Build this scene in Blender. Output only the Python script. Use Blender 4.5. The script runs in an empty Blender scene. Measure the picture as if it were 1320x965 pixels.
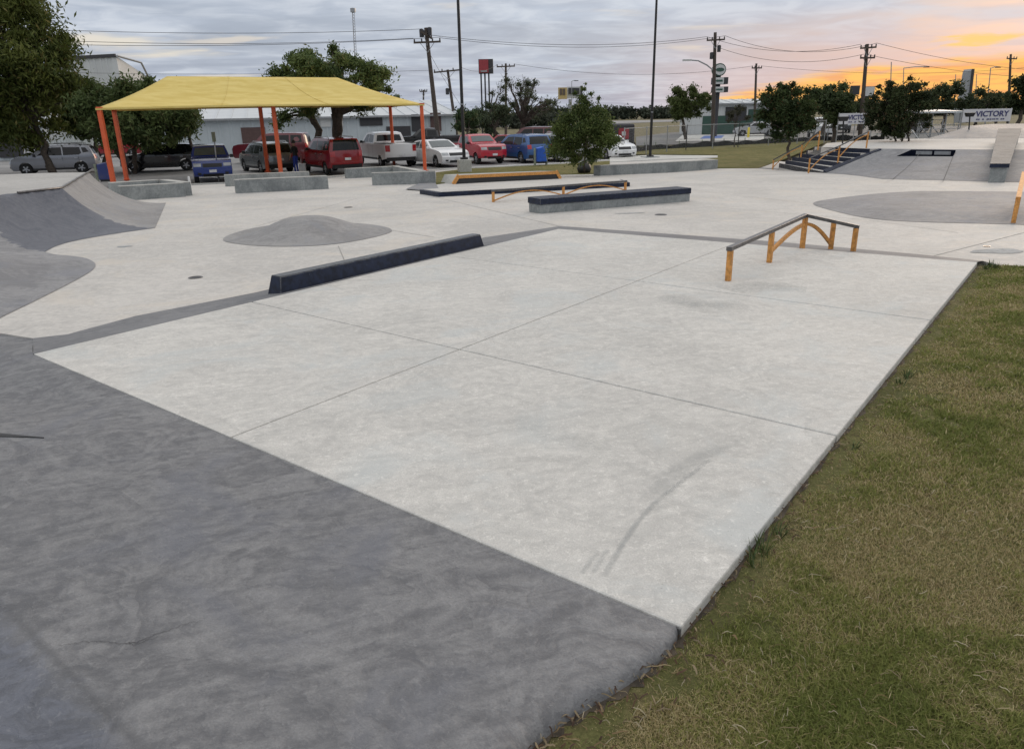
import bpy, bmesh, math, random
import numpy as np
from mathutils import Vector, Matrix
from mathutils.geometry import delaunay_2d_cdt
R = math.radians
random.seed(7); rng = np.random.default_rng(7)
sc = bpy.context.scene; C = sc.collection
# ------------------------------------------------------------------ camera
F = 955.0; CX, CY = 660.0, 482.5; CAMZ = 1.8
PITCH = math.atan(337.5 / F); ROLL = math.radians(1.15)
cd = bpy.data.cameras.new('camera'); cam = bpy.data.objects.new('camera', cd); C.objects.link(cam); sc.camera = cam
cd.sensor_fit = 'HORIZONTAL'; cd.sensor_width = 36.0; cd.lens = 36.0 * F / 1320.0; cd.clip_start = 0.05; cd.clip_end = 3000
MR = Matrix.Rotation(math.pi / 2 - PITCH, 3, 'X') @ Matrix.Rotation(-ROLL, 3, 'Z')
cam.matrix_world = Matrix.Translation((0, 0, CAMZ)) @ MR.to_4x4()
def ray(px, py): return MR @ Vector(((px - CX) / F, -(py - CY) / F, -1.0))
def terr(x, y):                                   # the plaza and the car park fall away gently
    xs = (0, 6, 28, 36, 60); zs = (-0.08, -0.10, -0.60, -1.0, -1.0)
    return float(np.interp(y, xs, zs))
def G(px, py, zf=terr):                           # where the line of sight through a photo pixel meets a surface
    r = ray(px, py)
    if not callable(zf):
        t = (zf - CAMZ) / r.z; return Vector((r.x * t, r.y * t, zf))
    z = -0.3
    for _ in range(60):
        t = (z - CAMZ) / min(r.z, -1e-4); z = z * .4 + .6 * zf(r.x * t, r.y * t)
    t = (z - CAMZ) / r.z
    return Vector((r.x * t, r.y * t, z))
def P(px, py, Y):                                 # point on that line at forward distance Y
    r = ray(px, py); t = Y / r.y; return Vector((r.x * t, Y, CAMZ + r.z * t))
# ------------------------------------------------------------------ node helper
class S:
    nt = None
    def __init__(s, v): s.v = v
    @staticmethod
    def put(sock, val):
        if isinstance(val, S): val = val.v
        if isinstance(val, bpy.types.NodeSocket): S.nt.links.new(val, sock)
        else: sock.default_value = val
    @staticmethod
    def m(op, *a, clamp=False):
        n = S.nt.nodes.new('ShaderNodeMath'); n.operation = op; n.use_clamp = clamp
        for i, x in enumerate(a): S.put(n.inputs[i], x)
        return S(n.outputs[0])
    def __add__(s, o): return S.m('ADD', s, o)
    __radd__ = __add__
    def __sub__(s, o): return S.m('SUBTRACT', s, o)
    def __rsub__(s, o): return S.m('SUBTRACT', o, s)
    def __mul__(s, o): return S.m('MULTIPLY', s, o)
    __rmul__ = __mul__
    def __truediv__(s, o): return S.m('DIVIDE', s, o)
def smooth(x, a, b, lo=0.0, hi=1.0):
    n = S.nt.nodes.new('ShaderNodeMapRange'); n.interpolation_type = 'SMOOTHSTEP'
    for i, v in enumerate((x, a, b, lo, hi)): S.put(n.inputs[i], v)
    return S(n.outputs[0])
def mix(f, a, b):
    n = S.nt.nodes.new('ShaderNodeMix'); n.data_type = 'RGBA'
    S.put(n.inputs[0], f)
    for k, c in ((6, a), (7, b)):
        S.put(n.inputs[k], c if isinstance(c, S) else (*c, 1.0))
    return S(n.outputs[2])
def xyz(x, y, z):
    n = S.nt.nodes.new('ShaderNodeCombineXYZ')
    for i, v in enumerate((x, y, z)): S.put(n.inputs[i], v)
    return S(n.outputs[0])
def sep(v):
    n = S.nt.nodes.new('ShaderNodeSeparateXYZ'); S.put(n.inputs[0], v); return [S(o) for o in n.outputs]
def noise(vec, scale, detail=4.0, rough=.55, dist=0.0):
    n = S.nt.nodes.new('ShaderNodeTexNoise')
    if vec is not None: S.put(n.inputs['Vector'], vec)
    n.inputs['Scale'].default_value = scale; n.inputs['Detail'].default_value = detail
    n.inputs['Roughness'].default_value = rough; n.inputs['Distortion'].default_value = dist
    return S(n.outputs[0])
def voro(vec, scale, feat='F1', rnd=1.0):
    n = S.nt.nodes.new('ShaderNodeTexVoronoi'); n.feature = feat
    S.put(n.inputs['Vector'], vec); n.inputs['Scale'].default_value = scale; n.inputs['Randomness'].default_value = rnd
    return S(n.outputs[0])
def pos(): return S(S.nt.nodes.new('ShaderNodeNewGeometry').outputs['Position'])
def objco(): return S(S.nt.nodes.new('ShaderNodeTexCoord').outputs['Object'])
def attr(name):
    n = S.nt.nodes.new('ShaderNodeAttribute'); n.attribute_name = name; return n
def bump(h, strength, dist=.01):
    n = S.nt.nodes.new('ShaderNodeBump'); n.inputs['Strength'].default_value = strength; n.inputs['Distance'].default_value = dist
    S.put(n.inputs['Height'], h); return S(n.outputs[0])
def newmat(name):
    m = bpy.data.materials.new(name); m.use_nodes = True; S.nt = m.node_tree
    return m, m.node_tree.nodes['Principled BSDF']
# ------------------------------------------------------------------ sky, sun, exposure
SUN_AZ, SUN_EL = R(38), R(4)
w = bpy.data.worlds.new('World'); sc.world = w; w.use_nodes = True; S.nt = w.node_tree
bg = w.node_tree.nodes['Background']
sky = S.nt.nodes.new('ShaderNodeTexSky'); sky.sky_type = 'NISHITA'; sky.sun_disc = False
sky.sun_elevation = SUN_EL; sky.sun_rotation = SUN_AZ; sky.dust_density = 2.0; sky.air_density = 1.2
dx, dy, dz = sep(S(S.nt.nodes.new('ShaderNodeTexCoord').outputs['Generated']))
dz = S.m('MAXIMUM', dz, 0.0)
hh = S.m('SQRT', dx * dx + dy * dy + 1e-5)
aa = (dx * math.sin(SUN_AZ) + dy * math.cos(SUN_AZ)) / hh
den = dz + 0.075
uv = xyz(dx / den, dy / den, 0.0)
uvs = xyz(dx / den * .9, dy / den * 1.1, 3.3)
n1 = noise(uvs, .75, 6, .55, .5)
n2 = noise(uv, 2.4, 6, .55, .6)
n3 = noise(xyz(dx / den * .6, dy / den * 1.0, 9.1), 1.1, 5, .55, .3)
cov = smooth(n1 * .75 + n2 * .25, .35, .65)
nis = S.nt.nodes.new('ShaderNodeVectorMath'); nis.operation = 'SCALE'; S.put(nis.inputs[0], S(sky.outputs[0])); nis.inputs['Scale'].default_value = 0.10
clear = mix(.80, S(nis.outputs[0]), (.43, .50, .63))
cloud = mix(smooth(n2, .35, .65), (.53, .585, .68), (.67, .715, .785))
col = mix(cov * .85, clear, cloud)
# cream edges where low light catches the cloud deck
cream = smooth(n3, .60, .72) * smooth(dz, .02, .05) * smooth(aa, -.3, .7)
col = mix(cream * .6, col, (.86, .76, .62))
_r2 = ray(150, 57).normalized(); _h2 = math.hypot(_r2.x, _r2.y)
cs2 = (dx * (_r2.y / _h2) - dy * (_r2.x / _h2)) / hh / .12; cz2 = (dz - _r2.z - cs2 * -.006) / .012
pl_ = smooth(cs2 * cs2 + cz2 * cz2 + (n2 - .5) * 3.0 + (n3 - .5) * 3.0, 1.2, -.2) * smooth(dy, 0, .2)
col = mix(pl_ * .75, col, (.88, .80, .66))
# dusk colour low toward the sun
pink = smooth(aa, .84, .985) * smooth(dz, .125, .015)
col = mix(pink * (.50 + cov * .3), col, (.82, .54, .46))
lim = smooth(aa, .905, .9995, .010, .047) + (n3 - .5) * .045 + (n2 - .5) * .018
og = smooth(lim - dz, -.010, .010) * smooth(aa, .895, .935)
ocol = mix(smooth(n2, .35, .62), (.98, .43, .13), (1.10, .60, .13))
col = mix(og * .92, col, ocol)
_r = ray(1262, 52).normalized(); _h = math.hypot(_r.x, _r.y); _ax, _ay = _r.x / _h, _r.y / _h
ps_ = (dx * _ay - dy * _ax) / hh / .055; pz_ = (dz - _r.z) / .0095
patch = smooth(ps_ * ps_ + pz_ * pz_ + (n2 - .5) * 3.5 + (n3 - .5) * 2.0, .75, -.1) * smooth(aa, .9, .97)
col = mix(patch * .85, col, (1.10, .68, .20))
lum = smooth(dz, .02, .9, 1.0, 2.0)                # overcast skies are about twice as bright overhead
col = mix(smooth(dz, .10, .5) * .75, col, (.575, .555, .53))   # unseen sky overhead tinted warm grey, to take the blue out of its light
fin = S.nt.nodes.new('ShaderNodeVectorMath'); fin.operation = 'SCALE'; S.put(fin.inputs[0], col); S.put(fin.inputs['Scale'], lum)
S.put(bg.inputs[0], S(fin.outputs[0])); bg.inputs[1].default_value = 1.0
sl = bpy.data.lights.new('sun', 'SUN'); sl.energy = 0.95; sl.angle = R(20); sl.color = (1.0, .78, .58)
so = bpy.data.objects.new('sun', sl); C.objects.link(so)
sdir = Vector((math.sin(SUN_AZ) * math.cos(R(14)), math.cos(SUN_AZ) * math.cos(R(14)), math.sin(R(14))))
so.rotation_euler = sdir.to_track_quat('Z', 'Y').to_euler(); so.location = (20, 20, 30)
sc.view_settings.view_transform = 'Standard'; sc.view_settings.look = 'None'
sc.view_settings.exposure = 0.0; sc.view_settings.gamma = 1.0; sc.view_settings.use_curve_mapping = False
sc.cycles.max_bounces = 6; sc.cycles.use_denoising = True; sc.cycles.transparent_max_bounces = 16
# ------------------------------------------------------------------ materials
def simple(name, c, rough=.6, metal=0.0, var=.12, scale=6.0, bmp=0.0, spec=.5, coat=0.0, world=False, wear=None):
    m, b = newmat(name); v = pos() if world else objco()
    n = noise(v, scale, 5, .6)
    lo = tuple(x * (1 - var) for x in c); hi = tuple(min(1, x * (1 + var)) for x in c)
    cc = mix(smooth(n, .3, .7), lo, hi)
    if wear:                                       # paint rubbed away along the edges
        bn = S.nt.nodes.new('ShaderNodeBevel'); bn.samples = 4; bn.inputs[0].default_value = wear[1]
        dn = S.nt.nodes.new('ShaderNodeVectorMath'); dn.operation = 'DOT_PRODUCT'; S.put(dn.inputs[0], S(bn.outputs[0])); S.put(dn.inputs[1], S(S.nt.nodes.new('ShaderNodeNewGeometry').outputs['Normal']))
        ed = smooth(S(dn.outputs['Value']), .99, .90) * smooth(noise(pos(), 11, 6, .7, .5), .42, .56)
        spots = smooth(noise(pos(), 23, 5, .7), .66, .72) * .6
        cc = mix(S.m('MAXIMUM', ed, spots) * wear[2], cc, wear[0])
    S.put(b.inputs['Base Color'], cc)
    b.inputs['Roughness'].default_value = rough; b.inputs['Metallic'].default_value = metal
    b.inputs['Specular IOR Level'].default_value = spec; b.inputs['Coat Weight'].default_value = coat
    if bmp: S.put(b.inputs['Normal'], bump(noise(v, scale * 8, 4), bmp, .005))
    return m
def concrete(name, dark, light, tint=None, grain=.35, swirl=1.0, rough=.75, blot=1.0, sc_=1.0, bstr=.25, crack=0.0, zone=None, lo_=.425, hi_=.575, mg=.12):
    m, b = newmat(name); p = pos()
    x, y, z = sep(p)
    wob = noise(p, .9 * sc_, 3, .5)
    pw = xyz(x + wob * 1.2, y * 1.6 + wob * .9, z)
    big = noise(p, .55 * sc_, 6, .62, .6)
    sw = noise(pw, 3.2 * sc_, 8, .68, 1.6)               # trowel swirls
    arc = noise(xyz(x * .45 + y * .55, (y * 2.6 - x * 1.1), z), 2.3 * sc_, 7, .6, 2.4)
    fine = noise(p, 55, 4, .7)
    mid = noise(p, 14, 5, .65, .4)
    # trowel sweeps: arcs about scattered centres, each patch with its own grain
    vn = S.nt.nodes.new('ShaderNodeTexVoronoi'); wv = (noise(p, 1.3, 3, .5) - .5)
    S.put(vn.inputs['Vector'], xyz(x + wv * .9, y * 1.1 - wv * .8, 0.0)); vn.inputs['Scale'].default_value = 1.15 * sc_
    cr_ = sep(S(vn.outputs['Color']))[0]
    rad_ = noise(xyz(S(vn.outputs['Distance']) * 7.5 + mid * .9, cr_ * 60, big * 2.5), 1.9, 5, .62, .35)
    f = big * (.30 * blot) + sw * (.26 * swirl) + arc * (.16 * swirl) + rad_ * (.26 * swirl) + mid * mg + fine * grain * .22
    tot = .30 * blot + .68 * swirl + mg + grain * .22
    c = mix(smooth(f / tot, lo_, hi_), dark, light)
    c = mix(smooth(fine * .6 + noise(p, 130, 2, .5) * .4, .40, .62) * (.16 + .22 * grain), c, tuple(v * .72 for v in dark))
    if zone:
        zx, zy, znx, zny, zc = zone; dd_ = (x - zx) * znx + (y - zy) * zny; dn_ = dd_ + (sw - .5) * .22
        c = mix(smooth(dn_, -.03, .10) * .75, c, mix(smooth(sw, .42, .58), zc, tuple(v * 1.7 for v in zc)))
        c = mix(smooth(S.m('ABSOLUTE', dd_ + (mid - .5) * .03), .030, .0) * smooth(big, .35, .5) * .45, c, tuple(v * .55 for v in dark))
    if tint: c = mix(smooth(noise(p, 1.1 * sc_, 5, .6, .8), .50, .68) * .55, c, tint)
    streak = smooth(noise(xyz(x * .8 - y * .25, y * 7 + x * 2, z), 3.0, 6, .62, .8), .62, .74)
    c = mix(streak * .16, c, tuple(v * .55 for v in dark))
    pits = smooth(voro(p, 26), .13, .07) * smooth(noise(p, 5), .52, .6)
    c = mix(pits * .35, c, tuple(v * .4 for v in dark))
    if crack:
        cr = smooth(voro(xyz(x + wob, y + wob * .7, z), .33, 'DISTANCE_TO_EDGE'), .012, .002) * smooth(noise(p, .6, 3), .5, .58)
        c = mix(cr * crack, c, tuple(v * .45 for v in dark))
    sp_ = smooth(noise(p, 34, 4, .75, .6), .56, .66); c = mix(sp_ * (.10 + .12 * grain), c, tuple(min(1, v * 1.35) for v in light))
    hair = smooth(S.m('ABSOLUTE', sw - .5), .016, .0) * smooth(big, .45, .58); c = mix(hair * .30, c, tuple(v * .8 for v in dark))
    S.put(b.inputs['Base Color'], c)
    S.put(b.inputs['Roughness'], smooth(sw, .3, .7, rough - .1, rough + .1))
    b.inputs['Specular IOR Level'].default_value = .35
    S.put(b.inputs['Normal'], bump(fine * .35 + sw * .6 + rad_ * .7 + mid * .35, bstr, .012))
    return m
M = {}
M['slab'] = concrete('pale_broom_concrete', (.43, .425, .405), (.69, .675, .635), (.47, .50, .50), grain=1.5, swirl=.75, blot=.75, bstr=.5, mg=.20, lo_=.41, hi_=.59)
M['plaza'] = concrete('plaza_concrete', (.42, .41, .39), (.60, .58, .545), (.55, .505, .44), grain=.7, swirl=.6, blot=.9, sc_=.7, bstr=.25, mg=.25)
M['dark'] = concrete('charcoal_trowelled_concrete', (.112, .116, .126), (.205, .207, .214), (.132, .140, .162), grain=.9, swirl=1.2, blot=.5, rough=.62, bstr=.6, mg=.35)
M['bluegrey'] = concrete('blue_grey_ramp_concrete', (.085, .093, .115), (.145, .153, .175), grain=.4, swirl=1.0, rough=.6)
M['bluedark'] = concrete('dark_blue_grey_concrete', (.062, .068, .083), (.118, .125, .145), (.075, .083, .105), grain=.5, swirl=1.4, rough=.6, bstr=.4)
M['printbrown'] = simple('faded_brown_print', (.12, .09, .07), .6)
M['floorjoint'] = simple('floor_joint', (.27, .265, .25), .9, world=True)
M['midgrey'] = concrete('mid_grey_ramp_concrete', (.20, .195, .195), (.31, .305, .30), (.22, .23, .25), grain=.4, swirl=1.0, rough=.65)
M['strip'] = concrete('dark_strip_concrete', (.128, .132, .142), (.222, .225, .232), grain=.5, swirl=.8)
M['bank'] = concrete('bank_concrete', (.17, .172, .18), (.30, .30, .305), (.20, .21, .24), grain=.4, swirl=.9)
M['hubba'] = concrete('weathered_ledge_top', (.14, .135, .13), (.29, .28, .265), grain=.6, swirl=1.2, sc_=2)
M['wornnavy'] = simple('scraped_navy_top', (.055, .06, .07), .35, .2, var=.5, scale=14)
M['block'] = concrete('cast_wall_concrete', (.17, .185, .19), (.33, .35, .345), (.24, .25, .25), grain=.5, swirl=.5, sc_=2, bstr=.3)
M['blocktop'] = concrete('cast_wall_top_concrete', (.34, .34, .32), (.5, .5, .47), grain=.5, swirl=.5, sc_=2)
M['deck'] = concrete('ramp_deck_concrete', (.33, .325, .31), (.47, .46, .44), grain=.7, swirl=.6, mg=.25)
M['joint'] = simple('dark_joint_filler', (.10, .10, .10), .9, world=True)  # dark filler seen in the slab and bank joints
M['patch'] = simple('darker_trowel_patch', (.27, .29, .30), .8, var=.25, scale=14, world=True)
M['asphalt'] = concrete('worn_asphalt', (.20, .20, .20), (.34, .335, .33), grain=.8, swirl=.3, blot=1.3, sc_=.3)
M['asphaltdk'] = concrete('grey_asphalt', (.12, .12, .12), (.21, .21, .20), grain=.8, swirl=.3, blot=1.3, sc_=.2)
M['kerb'] = concrete('kerb_concrete', (.42, .42, .40), (.6, .6, .57), grain=.6, swirl=.4)
M['white_line'] = simple('white_road_paint', (.72, .72, .70), .6, var=.15, world=True)
M['navy'] = simple('navy_black_paint', (.010, .016, .036), .5, var=.45, scale=12, bmp=.15, spec=.3, wear=((.26, .26, .25), .018, .75))
M['navymatt'] = simple('navy_recess_floor', (.010, .013, .025), 1.0, spec=0.0)
M['black'] = simple('matt_black_metal', (.012, .012, .013), .5)
M['rubber'] = simple('tyre_rubber', (.018, .018, .018), .85)
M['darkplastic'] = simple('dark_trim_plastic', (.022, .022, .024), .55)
M['orange'] = simple('worn_orange_paint', (.56, .26, .065), .6, var=.28, scale=22, bmp=.05, wear=((.10, .07, .05), .012, .7))
M['redorange'] = simple('red_orange_column_paint', (.66, .115, .038), .42, var=.1, scale=3)
M['steel'] = simple('worn_steel_rail', (.13, .125, .125), .35, .7, var=.3, scale=20)
M['galv'] = simple('galvanised_steel', (.34, .35, .36), .45, .6)
M['chrome'] = simple('wheel_alloy', (.42, .43, .45), .35, .6)
M['glass'] = simple('tinted_car_glass', (.008, .010, .012), .10, spec=.35)
M['glassl'] = simple('pale_car_glass', (.07, .09, .095), .08, spec=.7)
M['lamp'] = simple('headlamp_lens', (.36, .38, .40), .12, spec=.9)
M['tail'] = simple('tail_lamp_lens', (.42, .015, .018), .2, spec=.8)
M['plate'] = simple('licence_plate_white', (.62, .63, .64), .5)
M['woodpole'] = simple('weathered_pole_wood', (.075, .06, .05), .85, var=.3, scale=12)
M['wire'] = simple('cable_black', (.03, .03, .034), .6)
M['bark'] = simple('tree_bark', (.075, .06, .048), .9, var=.35, scale=9, bmp=.6)
M['soil'] = simple('bare_soil', (.062, .050, .036), .95, var=.5, scale=16, bmp=.5, world=True)
M['skin'] = simple('skin', (.30, .17, .12), .6); M['hair'] = simple('black_hair', (.012, .01, .01), .6)
M['shirt'] = simple('black_shirt', (.014, .013, .014), .8); M['jeans'] = simple('blue_trousers', (.02, .045, .26), .8); M['shoe'] = simple('white_shoes', (.5, .5, .5), .6)
M['blueplastic'] = simple('bright_blue_panel', (.02, .10, .50), .5); M['timber'] = simple('grey_green_timber', (.24, .27, .20), .8, var=.2, scale=10)
M['tallw'] = simple('warehouse_white_metal', (.56, .58, .58), .5, .1, var=.06, scale=.5)
M['wallm'] = simple('blue_white_wall_metal', (.46, .51, .535), .5, .1, var=.07, scale=.5)
M['roofm'] = simple('pale_metal_roofing', (.52, .55, .57), .45, .1, var=.05, scale=.6)
M['teal'] = simple('teal_green_band', (.05, .16, .14), .6); M['brownbox'] = simple('brown_metal_box', (.10, .06, .055), .7)
M['signred'] = simple('dull_red_sign_face', (.30, .035, .045), .5); M['signwhite'] = simple('off_white_sign_face', (.55, .56, .55), .5, var=.06)
M['signyellow'] = simple('mustard_sign_face', (.50, .38, .16), .5); M['signdark'] = simple('dark_sign_box', (.04, .04, .045), .6)
M['signgreen'] = simple('dark_green_sign', (.035, .085, .065), .6)
M['navyprint'] = simple('banner_dark_blue_print', (.05, .055, .16), .6); M['banner'] = simple('white_vinyl_banner', (.62, .62, .66), .5, var=.05, scale=2)
M['yellow'] = simple('bollard_yellow', (.72, .58, .06), .5); M['silt'] = simple('black_silt_fabric', (.016, .016, .016), .9, var=.3, scale=4)
M['bluemark'] = simple('blue_parking_paint', (.06, .13, .38), .7, world=True)
M['conebase'] = simple('traffic_orange', (.7, .12, .03), .5)
def fabric():
    m, b = newmat('yellow_shade_fabric'); p = pos(); x, y, z = sep(p)
    n = noise(xyz(x * .25, y * .6, z * 3.2), 2.2, 5, .6, .6)
    c = mix(smooth(n, .3, .7), (.72, .56, .16), (.83, .68, .25))
    S.put(b.inputs['Base Color'], c); b.inputs['Roughness'].default_value = .8
    tr = S.nt.nodes.new('ShaderNodeBsdfTranslucent'); S.put(tr.inputs[0], c)
    mx = S.nt.nodes.new('ShaderNodeMixShader'); mx.inputs[0].default_value = .22
    S.nt.links.new(b.outputs[0], mx.inputs[1]); S.nt.links.new(tr.outputs[0], mx.inputs[2])
    S.nt.links.new(mx.outputs[0], S.nt.nodes['Material Output'].inputs[0])
    S.put(b.inputs['Normal'], bump(noise(xyz(x * .5, y * .5, z * 6), 3, 4), .25, .03))
    return m
M['fabric'] = fabric()
def lawn(name, g1, g2, straw, dirt):
    m, b = newmat(name); p = pos()
    c = mix(smooth(noise(p, .8, 6, .65, .5), .35, .65), g1, g2)
    c = mix(smooth(noise(p, 2.3, 7, .7, .8), .48, .64) * .7, c, straw)
    c = mix(smooth(noise(p, 9, 6, .7), .5, .66) * .6, c, dirt)
    c = mix(smooth(noise(p, 70, 3, .7), .42, .62) * .45, c, tuple(v * .5 for v in g1))
    S.put(b.inputs['Base Color'], c); b.inputs['Roughness'].default_value = .95; b.inputs['Specular IOR Level'].default_value = .15
    S.put(b.inputs['Normal'], bump(noise(p, 45, 5, .7), .8, .03))
    return m
M['lawn'] = lawn('lawn_soil', (.10, .105, .038), (.155, .155, .06), (.26, .215, .11), (.10, .075, .045))
M['field'] = lawn('dry_field', (.13, .13, .07), (.22, .19, .12), (.28, .24, .17), (.15, .12, .09))
M['verge'] = lawn('verge_grass', (.11, .115, .035), (.18, .165, .06), (.26, .21, .10), (.12, .09, .05))
def attrmat(name, rough=.7, trans=.25):
    m, b = newmat(name); a = attr('col'); S.put(b.inputs['Base Color'], S(a.outputs['Color']))
    b.inputs['Roughness'].default_value = rough; b.inputs['Specular IOR Level'].default_value = .25
    tr = S.nt.nodes.new('ShaderNodeBsdfTranslucent'); S.put(tr.inputs[0], S(a.outputs['Color']))
    mx = S.nt.nodes.new('ShaderNodeMixShader'); mx.inputs[0].default_value = trans * 1.2
    S.nt.links.new(b.outputs[0], mx.inputs[1]); S.nt.links.new(tr.outputs[0], mx.inputs[2])
    S.nt.links.new(mx.outputs[0], S.nt.nodes['Material Output'].inputs[0])
    return m
M['leaf'] = attrmat('leaf_colour'); M['blade'] = attrmat('grass_blade_colour', .75, .2)
def paint(name, c, rough=.22, flake=.0):
    m, b = newmat(name)
    n = noise(objco(), 1.5, 4)
    dirt = smooth(sep(objco())[2], .65, .15) * smooth(noise(objco(), 5, 5), .35, .7)
    cc = mix(dirt * .35, mix(n, tuple(v * .92 for v in c), tuple(min(1, v * 1.06) for v in c)), (.16, .14, .12))
    S.put(b.inputs['Base Color'], cc); b.inputs['Roughness'].default_value = rough; b.inputs['Metallic'].default_value = flake
    b.inputs['Coat Weight'].default_value = .6; b.inputs['Coat Roughness'].default_value = .08
    return m
# ------------------------------------------------------------------ mesh helpers
def tag(o, label=None, cat=None, group=None, kind=None):
    if label: o['label'] = label
    if cat: o['category'] = cat
    if group: o['group'] = group
    if kind: o['kind'] = kind
    return o
def root(name, loc, rz=0.0, label=None, cat=None, group=None):
    o = bpy.data.objects.new(name, None); C.objects.link(o); o.location = loc; o.rotation_euler = (0, 0, rz); o.empty_display_size = .3
    o['_m'] = 1; del o['_m']
    return tag(o, label, cat, group)
def rmat(o): return Matrix.Translation(o.location) @ o.rotation_euler.to_matrix().to_4x4()
class MB:
    def __init__(s): s.v = []; s.f = []; s.mi = []
    def add(s, vs, fs, mi=0):
        n = len(s.v); s.v += [tuple(v) for v in vs]; s.f += [tuple(i + n for i in f) for f in fs]; s.mi += [mi] * len(fs); return s
    def box(s, c, d, rz=0.0, mat=None, taper=1.0, mi=0):
        vs = []
        for z in (-.5, .5):
            k = taper if z > 0 else 1.0
            for x, y in ((-.5, -.5), (.5, -.5), (.5, .5), (-.5, .5)):
                vs.append(Vector((x * d[0] * k, y * d[1] * k, z * d[2])))
        m = mat if mat else Matrix.Translation(c) @ Matrix.Rotation(rz, 4, 'Z')
        if mat: m = mat @ Matrix.Translation(c)
        return s.add([m @ v for v in vs], [(3, 2, 1, 0), (4, 5, 6, 7), (0, 1, 5, 4), (1, 2, 6, 5), (2, 3, 7, 6), (3, 0, 4, 7)], mi)
    def hexa(s, b4, t4, mi=0):                    # 4 bottom corners, 4 top corners, counter-clockwise
        return s.add(list(b4) + list(t4), [(3, 2, 1, 0), (4, 5, 6, 7), (0, 1, 5, 4), (1, 2, 6, 5), (2, 3, 7, 6), (3, 0, 4, 7)], mi)
    def beam(s, a, b, wd, ht):                    # square bar between two points
        a, b = Vector(a), Vector(b); d = (b - a).normalized()
        up = Vector((0, 0, 1)) if abs(d.z) < .9 else Vector((0, 1, 0))
        r = d.cross(up).normalized() * wd / 2; u = r.normalized().cross(d).normalized() * ht / 2
        return s.hexa([a - r - u, a + r - u, b + r - u, b - r - u], [a - r + u, a + r + u, b + r + u, b - r + u])
    def tube(s, pts, rad, n=8, cap=True, mi=0):
        pts = [Vector(p) for p in pts]; rs = rad if isinstance(rad, (list, tuple)) else [rad] * len(pts)
        b0 = len(s.v); ref = None
        for i, p in enumerate(pts):
            d = (pts[min(i + 1, len(pts) - 1)] - pts[max(i - 1, 0)]).normalized()
            up = Vector((0, 0, 1)) if abs(d.z) < .95 else Vector((0, 1, 0))
            a = d.cross(up).normalized(); bb = a.cross(d)
            for k in range(n):
                t = 2 * math.pi * k / n; s.v.append(tuple(p + (a * math.cos(t) + bb * math.sin(t)) * rs[i]))
        for i in range(len(pts) - 1):
            for k in range(n):
                q = b0 + i * n; s.f.append((q + k, q + (k + 1) % n, q + n + (k + 1) % n, q + n + k)); s.mi.append(mi)
        if cap:
            s.f.append(tuple(b0 + k for k in range(n))[::-1]); s.f.append(tuple(b0 + (len(pts) - 1) * n + k for k in range(n))); s.mi += [mi, mi]
        return s
    def lathe(s, prof, c=(0, 0, 0), n=20, axis='Z'):
        b0 = len(s.v)
        for r, h in prof:
            for k in range(n):
                t = 2 * math.pi * k / n; x, y = r * math.cos(t), r * math.sin(t)
                v = (x, y, h) if axis == 'Z' else (x, h, y)
                s.v.append((v[0] + c[0], v[1] + c[1], v[2] + c[2]))
        for i in range(len(prof) - 1):
            for k in range(n):
                q = b0 + i * n; s.f.append((q + k, q + (k + 1) % n, q + n + (k + 1) % n, q + n + k)); s.mi.append(0)
        return s
    def build(s, name, mat, parent=None, local=False, sm=None, bevel=0.0):
        me = bpy.data.meshes.new(name)
        vs = s.v
        if parent is not None and not local:
            inv = rmat(parent).inverted() if parent.parent is None else (rmat(parent.parent)).inverted()
            vs = [tuple(inv @ Vector(v)) for v in s.v]
        me.from_pydata(vs, [], s.f)
        for m_ in (mat if isinstance(mat, (list, tuple)) else [mat]): me.materials.append(M[m_] if isinstance(m_, str) else m_)
        if len(set(s.mi)) > 1: me.polygons.foreach_set('material_index', s.mi)
        bm = bmesh.new(); bm.from_mesh(me); bmesh.ops.recalc_face_normals(bm, faces=bm.faces); bm.to_mesh(me); bm.free()
        if sm is not None:
            me.shade_smooth()
            me.set_sharp_from_angle(angle=R(sm))
        o = bpy.data.objects.new(name, me); C.objects.link(o)
        if parent is not None: o.parent = parent
        if bevel:
            bv = o.modifiers.new('bevel', 'BEVEL'); bv.width = bevel; bv.segments = 2; bv.limit_method = 'ANGLE'; bv.angle_limit = R(40)
        return o
def npmesh(name, V, Fq, mat, cols=None, parent=None):
    me = bpy.data.meshes.new(name); nv = len(V); nf, k = Fq.shape
    me.vertices.add(nv); me.vertices.foreach_set('co', V.astype(np.float32).ravel())
    me.loops.add(nf * k); me.loops.foreach_set('vertex_index', Fq.astype(np.int32).ravel())
    me.polygons.add(nf); me.polygons.foreach_set('loop_start', np.arange(0, nf * k, k, dtype=np.int32))
    me.update(calc_edges=True)
    if cols is not None:
        a = me.color_attributes.new('col', 'FLOAT_COLOR', 'POINT'); a.data.foreach_set('color', cols.astype(np.float32).ravel())
    me.materials.append(M[mat]); o = bpy.data.objects.new(name, me); C.objects.link(o)
    if parent is not None: o.parent = parent
    return o
def inpoly(pts, poly):
    x, y = pts[:, 0], pts[:, 1]; c = np.zeros(len(pts), bool); n = len(poly)
    for i in range(n):
        x1, y1 = poly[i][:2]; x2, y2 = poly[(i + 1) % n][:2]
        if y1 == y2: continue
        k = ((y1 > y) != (y2 > y)) & (x < (x2 - x1) * (y - y1) / (y2 - y1) + x1); c ^= k
    return c
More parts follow.
